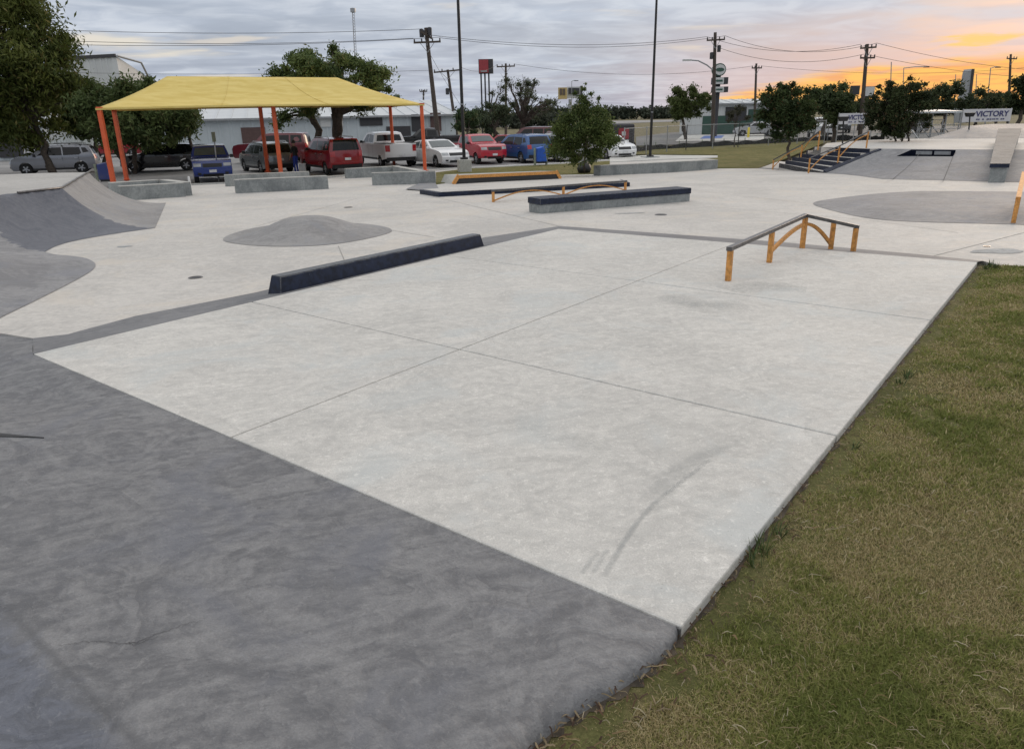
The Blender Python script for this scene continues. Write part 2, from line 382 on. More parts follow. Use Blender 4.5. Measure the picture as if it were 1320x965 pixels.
def edist(pts, poly, closed=True):
    d = np.full(len(pts), 1e9); n = len(poly)
    for i in range(n if closed else n - 1):
        a = np.array(poly[i][:2], float); b = np.array(poly[(i + 1) % n][:2], float); ab = b - a
        t = np.clip(((pts - a) @ ab) / max(ab @ ab, 1e-9), 0, 1)
        d = np.minimum(d, np.linalg.norm(pts - (a + t[:, None] * ab), axis=1))
    return d
def dens(poly, step):
    out = []; n = len(poly)
    for i in range(n):
        a, b = Vector(poly[i][:2]), Vector(poly[(i + 1) % n][:2]); k = max(1, int((b - a).length / step))
        out += [a.lerp(b, j / k) for j in range(k)]
    return out
def smoothc(pts, it=2):                            # Chaikin on an open line
    p = [Vector(q[:2]) for q in pts]
    for _ in range(it):
        q = [p[0]]
        for i in range(len(p) - 1): q += [p[i].lerp(p[i + 1], .25), p[i].lerp(p[i + 1], .75)]
        q.append(p[-1]); p = q
    return p
class VF:                                          # height field that takes numbers or arrays
    def __init__(s, f): s.f = f
    def arr(s, X, Y): return s.f(np.asarray(X, float), np.asarray(Y, float))
    def __call__(s, x, y): return float(s.f(np.array([x], float), np.array([y], float))[0])
def terrv(X, Y): return np.interp(Y, (0, 6, 28, 36, 60), (-0.08, -0.10, -0.60, -1.0, -1.0))
def sstv(t): t = np.clip(t, 0, 1); return t * t * (3 - 2 * t)
def sheet(name, poly, zf, mat, step=.6, lift=0.0, skirt=0.0, parent=None, holes=(), kind='structure', sm=True, lines=()):
    """a surface filling an outline, following zf(x, y), with an optional side skirt"""
    b = dens(poly, step); n = len(b); pts = list(b); edges = [(i, (i + 1) % n) for i in range(n)]
    for h in holes:
        hb = dens(h, step); k0 = len(pts); pts += hb; edges += [(k0 + i, k0 + (i + 1) % len(hb)) for i in range(len(hb))]
    for l in lines:
        k0 = len(pts); pts += [Vector(q[:2]) for q in l]; edges += [(k0 + i, k0 + i + 1) for i in range(len(l) - 1)]
    P_ = np.array([(p.x, p.y) for p in b]); x0, y0 = P_.min(0); x1, y1 = P_.max(0)
    if (x1 - x0) * (y1 - y0) / step ** 2 < 60000:
        gx, gy = np.meshgrid(np.arange(x0 + step / 2, x1, step), np.arange(y0 + step / 2, y1, step))
        gp = np.c_[gx.ravel(), gy.ravel()] + rng.uniform(-.02, .02, (gx.size, 2)) * step
        if len(gp):
            ok = inpoly(gp, P_) & (edist(gp, P_) > step * .35)
            for h in holes: ok &= ~inpoly(gp, h) & (edist(gp, h) > step * .35)
            pts += [Vector(q) for q in gp[ok]]
    v2, _, fs, *_ = delaunay_2d_cdt(pts, edges, [], 0, 1e-5)
    cen = np.array([((v2[f[0]] + v2[f[1]] + v2[f[2]]) / 3)[:] for f in fs]); ok = inpoly(cen, P_)
    for h in holes: ok &= ~inpoly(cen, h)
    fs = [tuple(f) for f, k in zip(fs, ok) if k]
    if isinstance(zf, VF): V = [(v.x, v.y, float(z) + lift) for v, z in zip(v2, zf.arr([v.x for v in v2], [v.y for v in v2]))]
    else: V = [(v.x, v.y, (zf(v.x, v.y) if callable(zf) else zf) + lift) for v in v2]
    V, F_ = list(V), list(fs); ns = len(F_)
    if skirt:
        k0 = len(V); bz = [(p.x, p.y, (zf(p.x, p.y) if callable(zf) else zf) + lift) for p in b]
        V += bz + [(q[0], q[1], q[2] - skirt) for q in bz]
        F_ += [(k0 + i, k0 + (i + 1) % n, k0 + n + (i + 1) % n, k0 + n + i) for i in range(n)]
    me = bpy.data.meshes.new(name)
    if parent is not None:
        inv = rmat(parent).inverted(); V = [tuple(inv @ Vector(v)) for v in V]
    me.from_pydata(V, [], F_)
    for m_ in (mat if isinstance(mat, (list, tuple)) else [mat]): me.materials.append(M[m_])
    flip = [i for i, p in enumerate(me.polygons) if i < ns and p.normal.z < 0]
    if flip:
        bm = bmesh.new(); bm.from_mesh(me); bm.faces.ensure_lookup_table()
        bmesh.ops.reverse_faces(bm, faces=[bm.faces[i] for i in flip]); bm.to_mesh(me); bm.free()
    if sm: me.shade_smooth(); me.set_sharp_from_angle(angle=R(28))
    o = bpy.data.objects.new(name, me); C.objects.link(o)
    if parent is not None: o.parent = parent
    elif kind: o['kind'] = kind
    return o
def closedc(pts, it=2):
    p = [Vector(q[:2]) for q in pts]
    for _ in range(it): p = [v for i in range(len(p)) for v in (p[i].lerp(p[(i + 1) % len(p)], .25), p[i].lerp(p[(i + 1) % len(p)], .75))]
    return p
def isect(p, q, r, s):
    d = (p[0] - q[0]) * (r[1] - s[1]) - (p[1] - q[1]) * (r[0] - s[0])
    a = p[0] * q[1] - p[1] * q[0]; b = r[0] * s[1] - r[1] * s[0]
    return ((a * (r[0] - s[0]) - (p[0] - q[0]) * b) / d, (a * (r[1] - s[1]) - (p[1] - q[1]) * b) / d)
#@@SETTING
# ------------------------------------------------------------------ terrain and paving
def gsheet(name, xs, ys, zf, mat):
    V = np.array([(x, y, zf(x, y)) for y in ys for x in xs]); nx = len(xs)
    Fq = np.array([(j * nx + i, j * nx + i + 1, (j + 1) * nx + i + 1, (j + 1) * nx + i) for j in range(len(ys) - 1) for i in range(nx - 1)])
    o = npmesh(name, V, Fq, mat); o['kind'] = 'structure'; return o
gsheet('ground', [-1400, -300, -90, -45, -20, 0, 20, 45, 90, 300, 1400], [-40, -10, 0, 6, 12, 18, 24, 28, 32, 36, 42, 60, 120, 300, 900, 2400],
       lambda x, y: terr(x, y) - (.30 if y < 34 else .16), 'field')
# image lines of the pale slab: near edge, joints 2 and 3, far edge; left edge, joint 1, right edge
rows = [((42, 456), (877, 808)), ((320, 388), (1065, 558)), ((820, 362), (1195, 412)), ((720, 295), (1258, 338))]
colsL = [((42, 456), (720, 295)), ((300, 562), (592, 450)), ((877, 808), (1260, 338))]
grid = [[G(*isect(*r_, *c_), 0.0) for c_ in colsL] for r_ in rows]
slab = root('concrete_slab', grid[1][1].copy() * 1.0); slab['kind'] = 'structure'
cenb = [grid[0][0], grid[0][2], grid[3][2], grid[3][0]]
mb = MB(); lo = [Vector((p.x, p.y, -.30)) for p in cenb]; hi = [Vector((p.x, p.y, -.014)) for p in cenb]
mb.hexa(lo, hi); mb.build('joint_base', 'joint', slab)
for j in range(3):
    for i in range(2):
        q = [grid[j][i], grid[j][i + 1], grid[j + 1][i + 1], grid[j + 1][i]]; c = sum(q, Vector()) / 4
        g = .0045; q2 = []
        for k in range(4):
            a, b, e = q[k - 1], q[k], q[(k + 1) % 4]
            q2.append(b + ((a - b).normalized() + (e - b).normalized()) * g)
        zz = .0007 * (i + j)
        if i == 1:
            for k in (1, 2): q2[k] = q2[k] + (q2[k] - q2[3 if k == 2 else 0]).normalized() * .006
        mb = MB(); mb.hexa([Vector((p.x, p.y, -.26)) for p in q2], [Vector((p.x, p.y, zz)) for p in q2])
        mb.build('slab_panel', 'slab', slab, bevel=.006 if i == 0 else .010)
# strip that steps down from the slab to the plaza
s_in = [(42, 456), (347, 383.6), (720, 295), (1000, 317.4), (1258, 338)]
s_out = [(43, 436), (87, 431), (174, 407.5), (330, 377), (625, 306), (722, 291.5), (1000, 311.5), (1180, 327.5), (1268, 336.5)]
Si = [G(x, y, 0.0) for x, y in s_in]; So = [G(x, y) for x, y in s_out]
Sia = np.array([p[:2] for p in Si]); Soa = np.array([p[:2] for p in So])
def _zs(X, Y):
    p = np.c_[X, Y]; a = edist(p, Sia, False); b = edist(p, Soa, False)
    return (terrv(X, Y) + .004) * a / np.maximum(a + b, 1e-6) - .002
zstrip = VF(_zs)
sheet('sloped_strip', [p.xy for p in Si] + [p.xy for p in So[::-1]], zstrip, 'strip', .35)
# charcoal concrete under the viewer
E0a, E0b = grid[0][0], grid[0][2]; EDIR = (E0b - E0a).normalized(); en = Vector((-EDIR.y, EDIR.x, 0))
if en.y > 0: en = -en
ca, cb = G(0, 562, .05), G(400, 532, .05); cdir = (cb - ca).normalized(); cn = Vector((-cdir.y, cdir.x, 0))
if cn.y < 0: cn = -cn
ka, kb = G(25, 790, .1), G(200, 965, .12); kd = (kb - ka).normalized(); kn = Vector((-kd.y, kd.x, 0))
if kn.x > 0: kn = -kn
def sst(t): t = min(1, max(0, t)); return t * t * (3 - 2 * t)
def zdark(x, y):
    p = Vector((float(x), float(y), 0.0)); s = max(0, (p - E0a).dot(en)); z = .035 * min(s, 3.0)
    t = (p - ca).dot(cn); lf = sst(-((p - E0a).dot(EDIR)) / 1.2 + .0)
    z -= .10 * sst(t / 1.4) * sst(s / .5) + .13 * lf
    z -= .012 * math.exp(-((t / .12) ** 2)) * -1 * sst(s / .4)
    k = (p - ka).dot(kn)
    if k > 0: z -= .16 * k / (1 + .5 * k)
    return z - .004
curve = smoothc([(877, 808), (872, 817), (855, 836), (834, 853), (800, 875), (752, 899), (712, 922), (680, 950), (658, 1000), (650, 1060)], 2)
cvo = [G(p.x, p.y, zdark).xy for p in curve]; cv = []; RAD = []
for i, p in enumerate(cvo):
    t = (cvo[min(i + 1, len(cvo) - 1)] - cvo[max(i - 1, 0)]).normalized(); n_ = Vector((-t.y, t.x)); n_ = -n_ if n_.x < 0 else n_
    RAD.append(.010 + .075 * min(1, i / 16)); cv.append(p - n_ * RAD[-1])
out = [E0a.xy, G(43, 436).xy, G(0, 429).xy, Vector((-9, 7.3)), Vector((-12, 3)), Vector((-8, -3)), Vector((-1, -4)), Vector((cv[-1].x + .1, -2))]
kA = ka + kd * -9; kB = kb + kd * 3
darkpoly = [E0b.xy] + cv[1:] + [Vector((cv[-1].x + .1, -2)), Vector((-1, -4)), Vector((-8, -3)), Vector((-12, 3)), Vector((-9, 7.3)), G(0, 429).xy, G(43, 436).xy, E0a.xy]
def clip(poly, a, n, keep):                        # half-plane clip in plan
    r_ = []; m_ = len(poly)
    for i in range(m_):
        p, q = poly[i], poly[(i + 1) % m_]; dp = (p - a).dot(n) * keep; dq = (q - a).dot(n) * keep
        if dp >= 0: r_.append(p)
        if dp * dq < 0: r_.append(p.lerp(q, dp / (dp - dq)))
    return r_
M['dark'] = concrete('charcoal_trowelled_concrete', (.118, .120, .128), (.245, .246, .250), (.135, .143, .168), grain=.9, swirl=1.4, blot=.45, rough=.62, bstr=1.0, mg=.26, zone=(ka.x, ka.y, kn.x, kn.y, (.075, .082, .102)))
dco = sheet('charcoal_concrete', darkpoly, zdark, ['dark', 'dark'], .14, lines=[[kA.lerp(kB, i / 60).xy for i in range(22, 60)]])
cs = np.zeros(len(dco.data.polygons) * 3); dco.data.polygons.foreach_get('center', cs); cs = cs.reshape(-1, 3)
dco.data.polygons.foreach_set('material_index', (((cs[:, :2] - np.array(ka.xy)) @ np.array(kn.xy)) > 0).astype(np.int32))
# its rolled-over edge along the grass
mb = MB(); prev = None; nrm = []
cvv = [E0b.xy] + cv[1:]
for i, p in enumerate(cvv):
    t = (cvv[min(i + 1, len(cvv) - 1)] - cvv[max(i - 1, 0)]).normalized(); n_ = Vector((-t.y, t.x))
    if n_.x < 0: n_ = -n_
    z = zdark(*p); r_ = RAD[i]; ring = []
    for k in range(7):
        a_ = math.pi / 2 * k / 6; ring.append((p.x + n_.x * r_ * math.sin(a_), p.y + n_.y * r_ * math.sin(a_), z - r_ * (1 - math.cos(a_))))
    ring.append((ring[-1][0], ring[-1][1], z - .4)); b0 = len(mb.v); mb.v += ring
    if prev is not None:
        for k in range(7): mb.f.append((prev + k, b0 + k, b0 + k + 1, prev + k + 1)); mb.mi.append(0)
    prev = b0
o = mb.build('rounded_concrete_edge', 'dark', sm=50); o['kind'] = 'structure'
# thin black wedge standing in for the shadow gap at the far left
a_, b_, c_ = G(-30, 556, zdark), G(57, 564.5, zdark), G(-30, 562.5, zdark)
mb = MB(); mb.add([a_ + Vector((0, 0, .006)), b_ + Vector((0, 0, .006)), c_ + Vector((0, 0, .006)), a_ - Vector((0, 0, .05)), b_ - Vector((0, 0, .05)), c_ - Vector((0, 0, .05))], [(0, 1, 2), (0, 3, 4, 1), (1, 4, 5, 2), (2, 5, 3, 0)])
o = mb.build('shadow_wedge', 'black'); o['kind'] = 'structure'
# plaza
pf = [(-150, 262), (150, 245), (250, 239), (450, 227), (600, 217.5), (720, 211.5), (838, 203), (960, 203)]
plz = [G(x, y).xy for x, y in pf] + [Vector((17, 31)), Vector((34, 31)), Vector((34, 7.2)), G(1320, 347).xy, G(1290, 343).xy, G(1268, 336.5).xy] + [p.xy for p in So[::-1][1:]] + [G(0, 429).xy, Vector((-9, 7.3)), Vector((-14, 6)), Vector((-24, 12)), Vector((-24, 24))]
sheet('plaza_floor', plz, terr, 'plaza', 1.0, skirt=.28)
def ribbon(name, pts, wd, lift, mat, parent=None, zf=terr, kind='structure'):
    ps = [Vector(p[:2]) for p in pts]; mb = MB()
    for i, p in enumerate(ps):
        t = (ps[min(i + 1, len(ps) - 1)] - ps[max(i - 1, 0)]).normalized(); n_ = Vector((-t.y, t.x)) * (wd[i] if isinstance(wd, list) else wd) / 2
        for q in (p + n_, p - n_): mb.v.append((q.x, q.y, zf(q.x, q.y) + lift))
        if i: k = 2 * i; mb.f.append((k - 2, k - 1, k + 1, k)); mb.mi.append(0)
    o = mb.build(name, mat, parent); 
    if parent is None and kind: o['kind'] = kind
    return o
def subdiv(a, b, n=12): return [a.lerp(b, i / n) for i in range(n + 1)]
for pa, pb in (((560, 254), (722, 292)), ((436, 317), (450, 350)), ((560, 254), (523, 236)), ((860, 262), (1110, 283)), ((300, 262), (560, 253)),
               ((915, 262), (640, 262)), ((1120, 284), (1235, 300)), ((460, 256), (330, 292)), ((1235, 247.2), (1180, 286)), ((1040, 262), (890, 245)), ((430, 285), (560, 306)), ((1200, 331), (1320, 300))):
    ribbon('floor_joint', subdiv(G(*pa), G(*pb)), .012, .004, 'floorjoint')
def blob(c, rx, ry, n=22, wob=.15, seed=0, rz=0):
    r_ = random.Random(seed); ph = [r_.uniform(0, 6.28) for _ in range(4)]; o = []
    for i in range(n):
        t = 2 * math.pi * i / n; k = 1 + wob * (math.sin(2 * t + ph[0]) + .6 * math.sin(3 * t + ph[1]) + .5 * math.sin(5 * t + ph[2]))
        x, y = rx * k * math.cos(t), ry * k * math.sin(t); o.append(Vector((c.x + x * math.cos(rz) - y * math.sin(rz), c.y + x * math.sin(rz) + y * math.cos(rz))))
    return o
for i, (c_, rx, ry) in enumerate((((1286, 324), .42, .18), ((813, 275), .30, .08), ((160, 318), .12, .08))):
    sheet('floor_stain', blob(G(*c_), rx, ry, seed=i), terr, 'patch', .3, lift=.005)
# grass-edge cracks of pale patching at the right
# slab scuffs: trowelled patch marks, 1 mm thick
def markpx(pts, wd, seed):
    ribbon('scuff_mark', [G(x, y, 0.0) for x, y in pts], wd, .0035, 'scuff', None, lambda x, y: 0.0)
def scuffmat():
    m, b = newmat('smooth_scuff'); p = pos(); n = noise(p, 30, 6, .7, .4); n_b = noise(p, 5, 4)
    b.inputs['Base Color'].default_value = (.36, .375, .375, 1); b.inputs['Roughness'].default_value = .7
    a_ = attr('col'); S.put(b.inputs['Alpha'], smooth(n * .6 + n_b * .4, .30, .62) * S(a_.outputs['Fac'])); return m
M['scuff'] = scuffmat()
def softmark(pts, wd, amt):
    ps = [G(x, y, 0.0) for x, y in pts]; ps = [Vector(q[:2]) for q in smoothc(ps, 3)]; n = len(ps); V, Fq, col = [], [], []
    for i, p in enumerate(ps):
        t = (ps[min(i + 1, n - 1)] - ps[max(i - 1, 0)]).normalized(); n_ = Vector((-t.y, t.x)) * wd / 2; e_ = math.sin(math.pi * min(1, (i + .3) / n)) ** .5
        for k, a in ((-1, 0), (-.45, .8), (.1, 1), (.5, .7), (1, 0)): q = p + n_ * k; V.append((q.x, q.y, .0035)); col.append((a * e_ * amt,) * 3 + (1,))
        if i:
            for k in range(4): b0 = 5 * i + k; Fq.append((b0 - 5, b0 - 4, b0 + 1, b0))
    o = npmesh('scuff_mark', np.array(V), np.array(Fq), 'scuff', np.array(col)); o['kind'] = 'structure'
softmark([(779, 743), (800, 705), (822, 672), (850, 642), (880, 620), (915, 592)], .036, .5); softmark([(750, 740), (760, 724), (772, 712)], .03, .35); softmark([(765, 738), (774, 722), (784, 708)], .03, .4)
softmark([(660, 540), (720, 560), (800, 590)], .25, .12); softmark([(840, 640), (880, 600), (960, 560)], .16, .22)
softmark([(940, 375), (980, 368), (1040, 372)], .5, .3); softmark([(860, 380), (900, 395), (960, 392)], .4, .3)
MARKOFF = [tuple(p) for p in smoothc([(779, 742), (800, 705), (822, 672), (850, 642), (880, 620), (912, 594)], 2)]
# bumps and banks
mo = [(284, 310), (303, 314.5), (336, 317.5), (381, 318.3), (430, 315.5), (472, 308.5), (500, 301.5), (507, 297.5), (500, 293), (472, 288.5), (430, 286.5), (375, 287.5), (330, 293), (296, 302)]
mp = closedc([G(*p).xy for p in mo]); mc = G(396, 301.5)
mpa = np.array([p[:] for p in mp])
def _zm(X, Y):
    dx_, dy_ = X - mc.x, Y - mc.y; ed = edist(np.c_[X, Y], mpa)
    g = np.exp(-((np.abs(dx_ / .78) ** 2 + (dy_ / .95) ** 2) ** 1.45)) + .16 * np.exp(-((dx_ - 1.0) / .6) ** 2 - (dy_ / .8) ** 2)
    return terrv(X, Y) + .006 + (.30 * g + .02) * sstv(ed / .5)
zmound = VF(_zm)
sheet('concrete_mound', mp, zmound, 'midgrey', .14)
dk = [(1040, 262), (1075, 256), (1125, 250), (1180, 246.5), (1237, 246.5), (1330, 247.5), (1400, 249), (1400, 294), (1320, 289.5), (1180, 286.5), (1120, 282.5), (1075, 272.5)]
dkp = closedc([G(*p).xy for p in dk], 2); dka = np.array([p[:] for p in dkp])
sheet('dark_concrete_hip', dkp, VF(lambda X, Y: terrv(X, Y) + .006 + .07 * sstv(edist(np.c_[X, Y], dka) / 1.2)), 'bank', .35)
kk = [G(*p).xy for p in ((523, 245), (548, 235), (560, 235.5), (568, 248))]
sheet('small_grey_kicker', kk, lambda x, y: terr(x, y) + .03, 'bank', .4)
# left ramps as one moulded surface
toe1 = [G(*p).xy for p in ((214, 261.5), (200, 294))]; toe2 = [G(*p).xy for p in ((200, 294), (150, 301), (100, 309.5), (72, 317), (58, 325))]
toe3 = [G(*p).xy for p in ((58, 325), (70, 328.5), (92, 330), (110, 332.5), (122, 338), (124, 343), (116, 352), (60, 381), (0, 410), (-60, 440), (-200, 505))]
toe2 = [Vector(q) for q in smoothc(toe2, 2)]; toe3 = [Vector(q) for q in smoothc(toe3, 2)]
DECK = .52; Lp = G(120, 222, DECK).xy
rp = toe1 + toe2[1:] + toe3[1:] + [Vector((-16, 3)), Vector((-26, 8)), Vector((-26, 20.6)), G(-60, 226, DECK).xy, G(0, 225, DECK).xy, G(60, 223, DECK).xy, Lp]
n_rp = np.array([p[:] for p in rp])
def trans(d, Rr): return Rr - math.sqrt(max(0, Rr * Rr - min(d, Rr) ** 2))
t1a, t2a, t3a = (np.array([p[:] for p in t]) for t in (toe1, toe2, toe3))
def tv(d, Rr): return Rr - np.sqrt(np.maximum(0, Rr * Rr - np.minimum(d, Rr) ** 2))
def _zr(X, Y):
    p = np.c_[X, Y]; d1 = np.minimum(edist(p, t1a, False), edist(p, t2a, False)); d3 = edist(p, t3a, False)
    return np.minimum(DECK, terrv(X, Y) + .006 + np.minimum(tv(d1, 2.0), tv(d3, 4.2)))
zramp = VF(_zr)
rs = sheet('quarter_pipe', rp, zramp, ['midgrey', 'bluegrey', 'bank', 'deck'], .11, skirt=.0, sm=False)
me = rs.data; cs = np.zeros(len(me.polygons) * 3); me.polygons.foreach_get('center', cs); cs = cs.reshape(-1, 3)
d1, d2, d3 = edist(cs[:, :2], t1a, False), edist(cs[:, :2], t2a, False), edist(cs[:, :2], t3a, False)
mi = np.where(cs[:, 2] > DECK - .004, 3, np.where(tv(d3, 4.2) < tv(np.minimum(d1, d2), 2.0), 2, np.where(d1 < d2, 0, 1)))
me.polygons.foreach_set('material_index', mi.astype(np.int32)); me.shade_smooth(); me.set_sharp_from_angle(angle=R(22))
mb = MB()                                            # outer walls of the ramp
side = [toe1[0]] + [Lp] + [G(60, 223, DECK).xy, G(0, 225, DECK).xy, G(-60, 226, DECK).xy, Vector((-26, 20.6))]
for a_, b_ in zip(side[:-1], side[1:]):
    n_ = 14 if a_ is toe1[0] else 2
    for i in range(n_):
        p, q = a_.lerp(b_, i / n_), a_.lerp(b_, (i + 1) / n_)
        mb.add([(p.x, p.y, zramp(*p)), (q.x, q.y, zramp(*q)), (q.x, q.y, terr(*q) - .1), (p.x, p.y, terr(*p) - .1)], [(0, 1, 2, 3)])
o = mb.build('ramp_side_wall', 'block', rs)
cop = [G(-80, 251, DECK), G(0, 245.5, DECK), G(65, 241, DECK)]; cop2 = [G(66, 241, DECK), G(119, 222.6, DECK)]
def lipline(a, b, n=14):
    r_ = []
    for i in range(n + 1):
        p = a.lerp(b, i / n); r_.append(Vector((p.x, p.y, DECK + .004)))
    return r_
# find where the moulded surface reaches the deck and lay the steel edge there
def lip_at(px0, toeA):
    pass
def marchlip(toe, inward, k=18):
    r_ = []
    for i in range(k + 1):
        s = i / k * (len(toe) - 1); j = min(int(s), len(toe) - 2); p = toe[j].lerp(toe[j + 1], s - j); t = (toe[j + 1] - toe[j]).normalized(); n_ = Vector((-t.y, t.x))
        if n_.dot(inward) < 0: n_ = -n_
        d = 0
        while d < 3.5 and zramp(*(p + n_ * d)) < DECK - .002: d += .02
        if d < 3.4: r_.append(Vector((*(p + n_ * d), DECK + .006)))
    return r_
l1 = marchlip(toe1, Vector((-1, .2)))
MB().tube(l1, .022, 8).build('steel_edge', 'steel', rs, sm=40)
l2 = [p for p in marchlip([toe2[0], toe2[len(toe2) // 2]], Vector((-1, .8)), 10) if p.y > 13.2]
print('lip2', len(l2), [tuple(round(c, 1) for c in p) for p in l2[:12]])
# grass
def _lz(X, Y):
    d = edist(np.c_[X, Y], LA, False)
    return -.055 + .042 * sstv(d / .6) + .009 * np.minimum(d, 8) + .010 * np.sin(X * 1.7 + Y * .9) * sstv(d) - .075 * sstv((Y - 9.2) / 6)
lawnz = VF(_lz)
edge = [p for p in cvo[::-1]] + [E0b.xy, grid[3][2].xy]
LA = np.array([p[:] for p in edge])
def inset(ps, k):
    r_ = []
    for i, p in enumerate(ps):
        t = (ps[min(i + 1, len(ps) - 1)] - ps[max(i - 1, 0)]).normalized(); n_ = Vector((-t.y, t.x)); n_ = -n_ if n_.x > 0 else n_
        r_.append(p + n_ * k)
    return r_
far_edge = [G(x, y, -.05).xy for x, y in ((1262, 341), (1285, 342.5), (1320, 347), (1400, 352), (1700, 372))]
lawnpoly = inset(edge, .05) + far_edge[1:] + [Vector((16, 6)), Vector((14, -6)), Vector((cvo[-1].x, -6))]
sheet('lawn', lawnpoly, lawnz, 'lawn', .35)
vg = [[(562, 238), (562, 223), (600, 218.3), (720, 212.3), (786, 208), (786, 217), (772, 224.5), (723, 225.5), (640, 230)],
      [(860, 212), (925, 217.3), (978, 217), (1012, 205), (1062, 184.5), (1062, 180.5), (960, 184), (840, 190), (800, 193), (800, 199.5), (838, 199.3), (925, 200), (925, 204)]]
for q in vg: sheet('grass_verge', [G(*p).xy for p in q], terr, 'verge', 1.2, lift=.03, skirt=.05)
# parking lots and roads behind (each sheet a little above the one below)
lot = [G(*p).xy for p in ((-150, 262), (150, 245), (250, 239), (450, 227), (600, 217.5), (720, 211.5), (838, 203), (842, 187), (700, 188), (500, 188), (330, 192), (150, 197), (-150, 205))]
sheet('parking_lot', lot, lambda x, y: terr(x, y) - .13, 'asphalt', 3.0)
sheet('side_road', [G(*p).xy for p in ((820, 186), (1060, 179), (1600, 180), (1600, 160), (1060, 161.5), (990, 163), (860, 170), (820, 175))], lambda x, y: terr(x, y) - .12, 'asphaltdk', 6.0)
sheet('far_road', [G(*p).xy for p in ((560, 166), (860, 156.5), (900, 155.5), (900, 153.5), (860, 154), (560, 160))], lambda x, y: terr(x, y) - .11, 'asphalt', 20.0)
sheet('light_paved_apron', [G(*p).xy for p in ((870, 181), (985, 179), (985, 172), (880, 173))], lambda x, y: terr(x, y) - .09, 'kerb', 6)
sheet('blue_parking_paint', [G(*p).xy for p in ((902, 178), (930, 177), (934, 173.5), (908, 174.2))], lambda x, y: terr(x, y) - .085, 'bluemark', 3)
# sidewalk kerb along the lot and path behind the long wall
kl = [(150, 243), (250, 237), (450, 225), (600, 216), (720, 210), (838, 202)]
for a_, b_ in zip(kl[:-1], kl[1:]):
    p, q = G(*a_).xy, G(*b_).xy; sheet('kerb', [p, q, q + Vector((.06, -.5)), p + Vector((.06, -.5))], terr, 'kerb', 2.0, lift=.012, skirt=.16)
sheet('concrete_path', [G(*p).xy for p in ((786, 209.5), (786, 203.5), (838, 200.5), (925, 201.2), (925, 203.8), (860, 206))], terr, 'kerb', 1.5, lift=.035, skirt=.06)
for x0 in (230, 320, 395, 455, 525, 582, 640, 700, 745):
    p = G(x0, 236 - (x0 - 250) * .054); dr = Vector((math.sin(R(-38)), math.cos(R(-38)), 0))
    ribbon('parking_line', [p + dr * .6, p + dr * 3, p + dr * 5.4], .12, -.126, 'white_line')
# upper deck, banks, stairs on the right
A0, B0 = G(1003.6, 219), G(1061, 223); DZ = .14
T0, T1 = G(1058.7, 190, DZ), G(1133, 191.8, DZ)
bb = [B0, G(1137, 231), G(1216, 232.8), G(1273, 234.2), G(1330, 235.5), G(1500, 240)]; bt = [T1, G(1232, 192.6, DZ), G(1320, 193, DZ), G(1500, 195, DZ)]
bba = np.array([p.xy[:] for p in bb]); bta = np.array([p.xy[:] for p in bt])
def _zb(X, Y):
    p = np.c_[X, Y]; a = edist(p, bba, False); b = edist(p, bta, False); k = a / np.maximum(a + b, 1e-6)
    return (terrv(X, Y) + .006) * (1 - k) + DZ * k
zbank = VF(_zb)
nf = G(1156, 200.9, -.05), G(1228.6, 201.2, -.05)
nf = tuple(min((G(px, py, -.45 + .005 * k) for k in range(119)), key=lambda q: abs(zbank(*q.xy) - q.z)) for px, py in ((1156, 201.2), (1228.6, 201.6)))
nb = G(1175, 192.9, DZ), G(1232, 193.4, DZ); zn = min(nf[0].z, nf[1].z)
notch = [nf[0].xy, nf[1].xy, nb[1].xy, nb[0].xy]
sheet('sloped_bank', [p.xy for p in bb] + [p.xy for p in bt[::-1]], zbank, 'bank', .45, holes=[notch])
mb = MB(); f0, f1 = [Vector((p.x, p.y, p.z)) for p in nf]; b0_, b1_ = [Vector((p.x, p.y, DZ)) for p in nb]
fl = [Vector((p.x, p.y, zn - .01)) for p in (f0, f1, b1_, b0_)]
mb.add([*fl, b1_, b0_, f0, f1], [(0, 1, 2, 3), (3, 2, 4, 5), (0, 3, 5, 6), (1, 7, 4, 2)])
rb = mb.build('recessed_gap_box', 'navymatt'); tag(rb, 'dark navy painted gap box recessed into the top of the sloped bank', 'gap box')
for u in (.30, .72):
    p = fl[3].lerp(fl[2], u); q = b0_.lerp(b1_, u); c_ = (p + q) / 2; dr = (fl[2] - fl[3]).normalized(); nn = Vector((dr.y, -dr.x, 0)); nn = -nn if nn.y > 0 else nn
    mb = MB(); mb.box(c_ + nn * .03, (.55, .03, (q.z - p.z) * .55), math.atan2(dr.y, dr.x)); mb.build('skate_stop_plate', 'galv', rb)
for u0, u1 in (((1189, 200.5), (1137, 231)), ((1228.6, 201.5), (1213, 232.6))):
    a_, b_ = G(*u0, zbank), G(*u1, zbank); ribbon('bank_joint', subdiv(a_, b_), .02, .006, 'joint', None, zbank)
d2 = [T0.xy, T1.xy, G(1232, 192.6, DZ).xy, G(1320, 193, DZ).xy, G(1500, 195, DZ).xy, G(1500, 176, DZ).xy, G(1320, 177.5, DZ).xy, G(1200, 178.5, DZ).xy, G(1121, 180.5, DZ).xy, G(1066, 184.5, DZ).xy]
sheet('upper_deck', [Vector(p) for p in d2], DZ, 'plaza', 1.0, skirt=1.2)
b2 = [G(1195, 179, DZ).xy, G(1330, 178, DZ).xy, G(1500, 178, DZ).xy]; t2_ = [G(1249, 166, .5), G(1280, 160.5, .62), G(1330, 160, .62), G(1500, 159, .62)]
b2a = np.array([p[:] for p in b2]); t2b = np.array([p.xy[:] for p in t2_])
def zb2(x, y):
    p = np.array([[x, y]]); a = edist(p, b2a, False)[0]; b = edist(p, t2b, False)[0]; return DZ + .008 + (.50) * a / max(a + b, 1e-6)
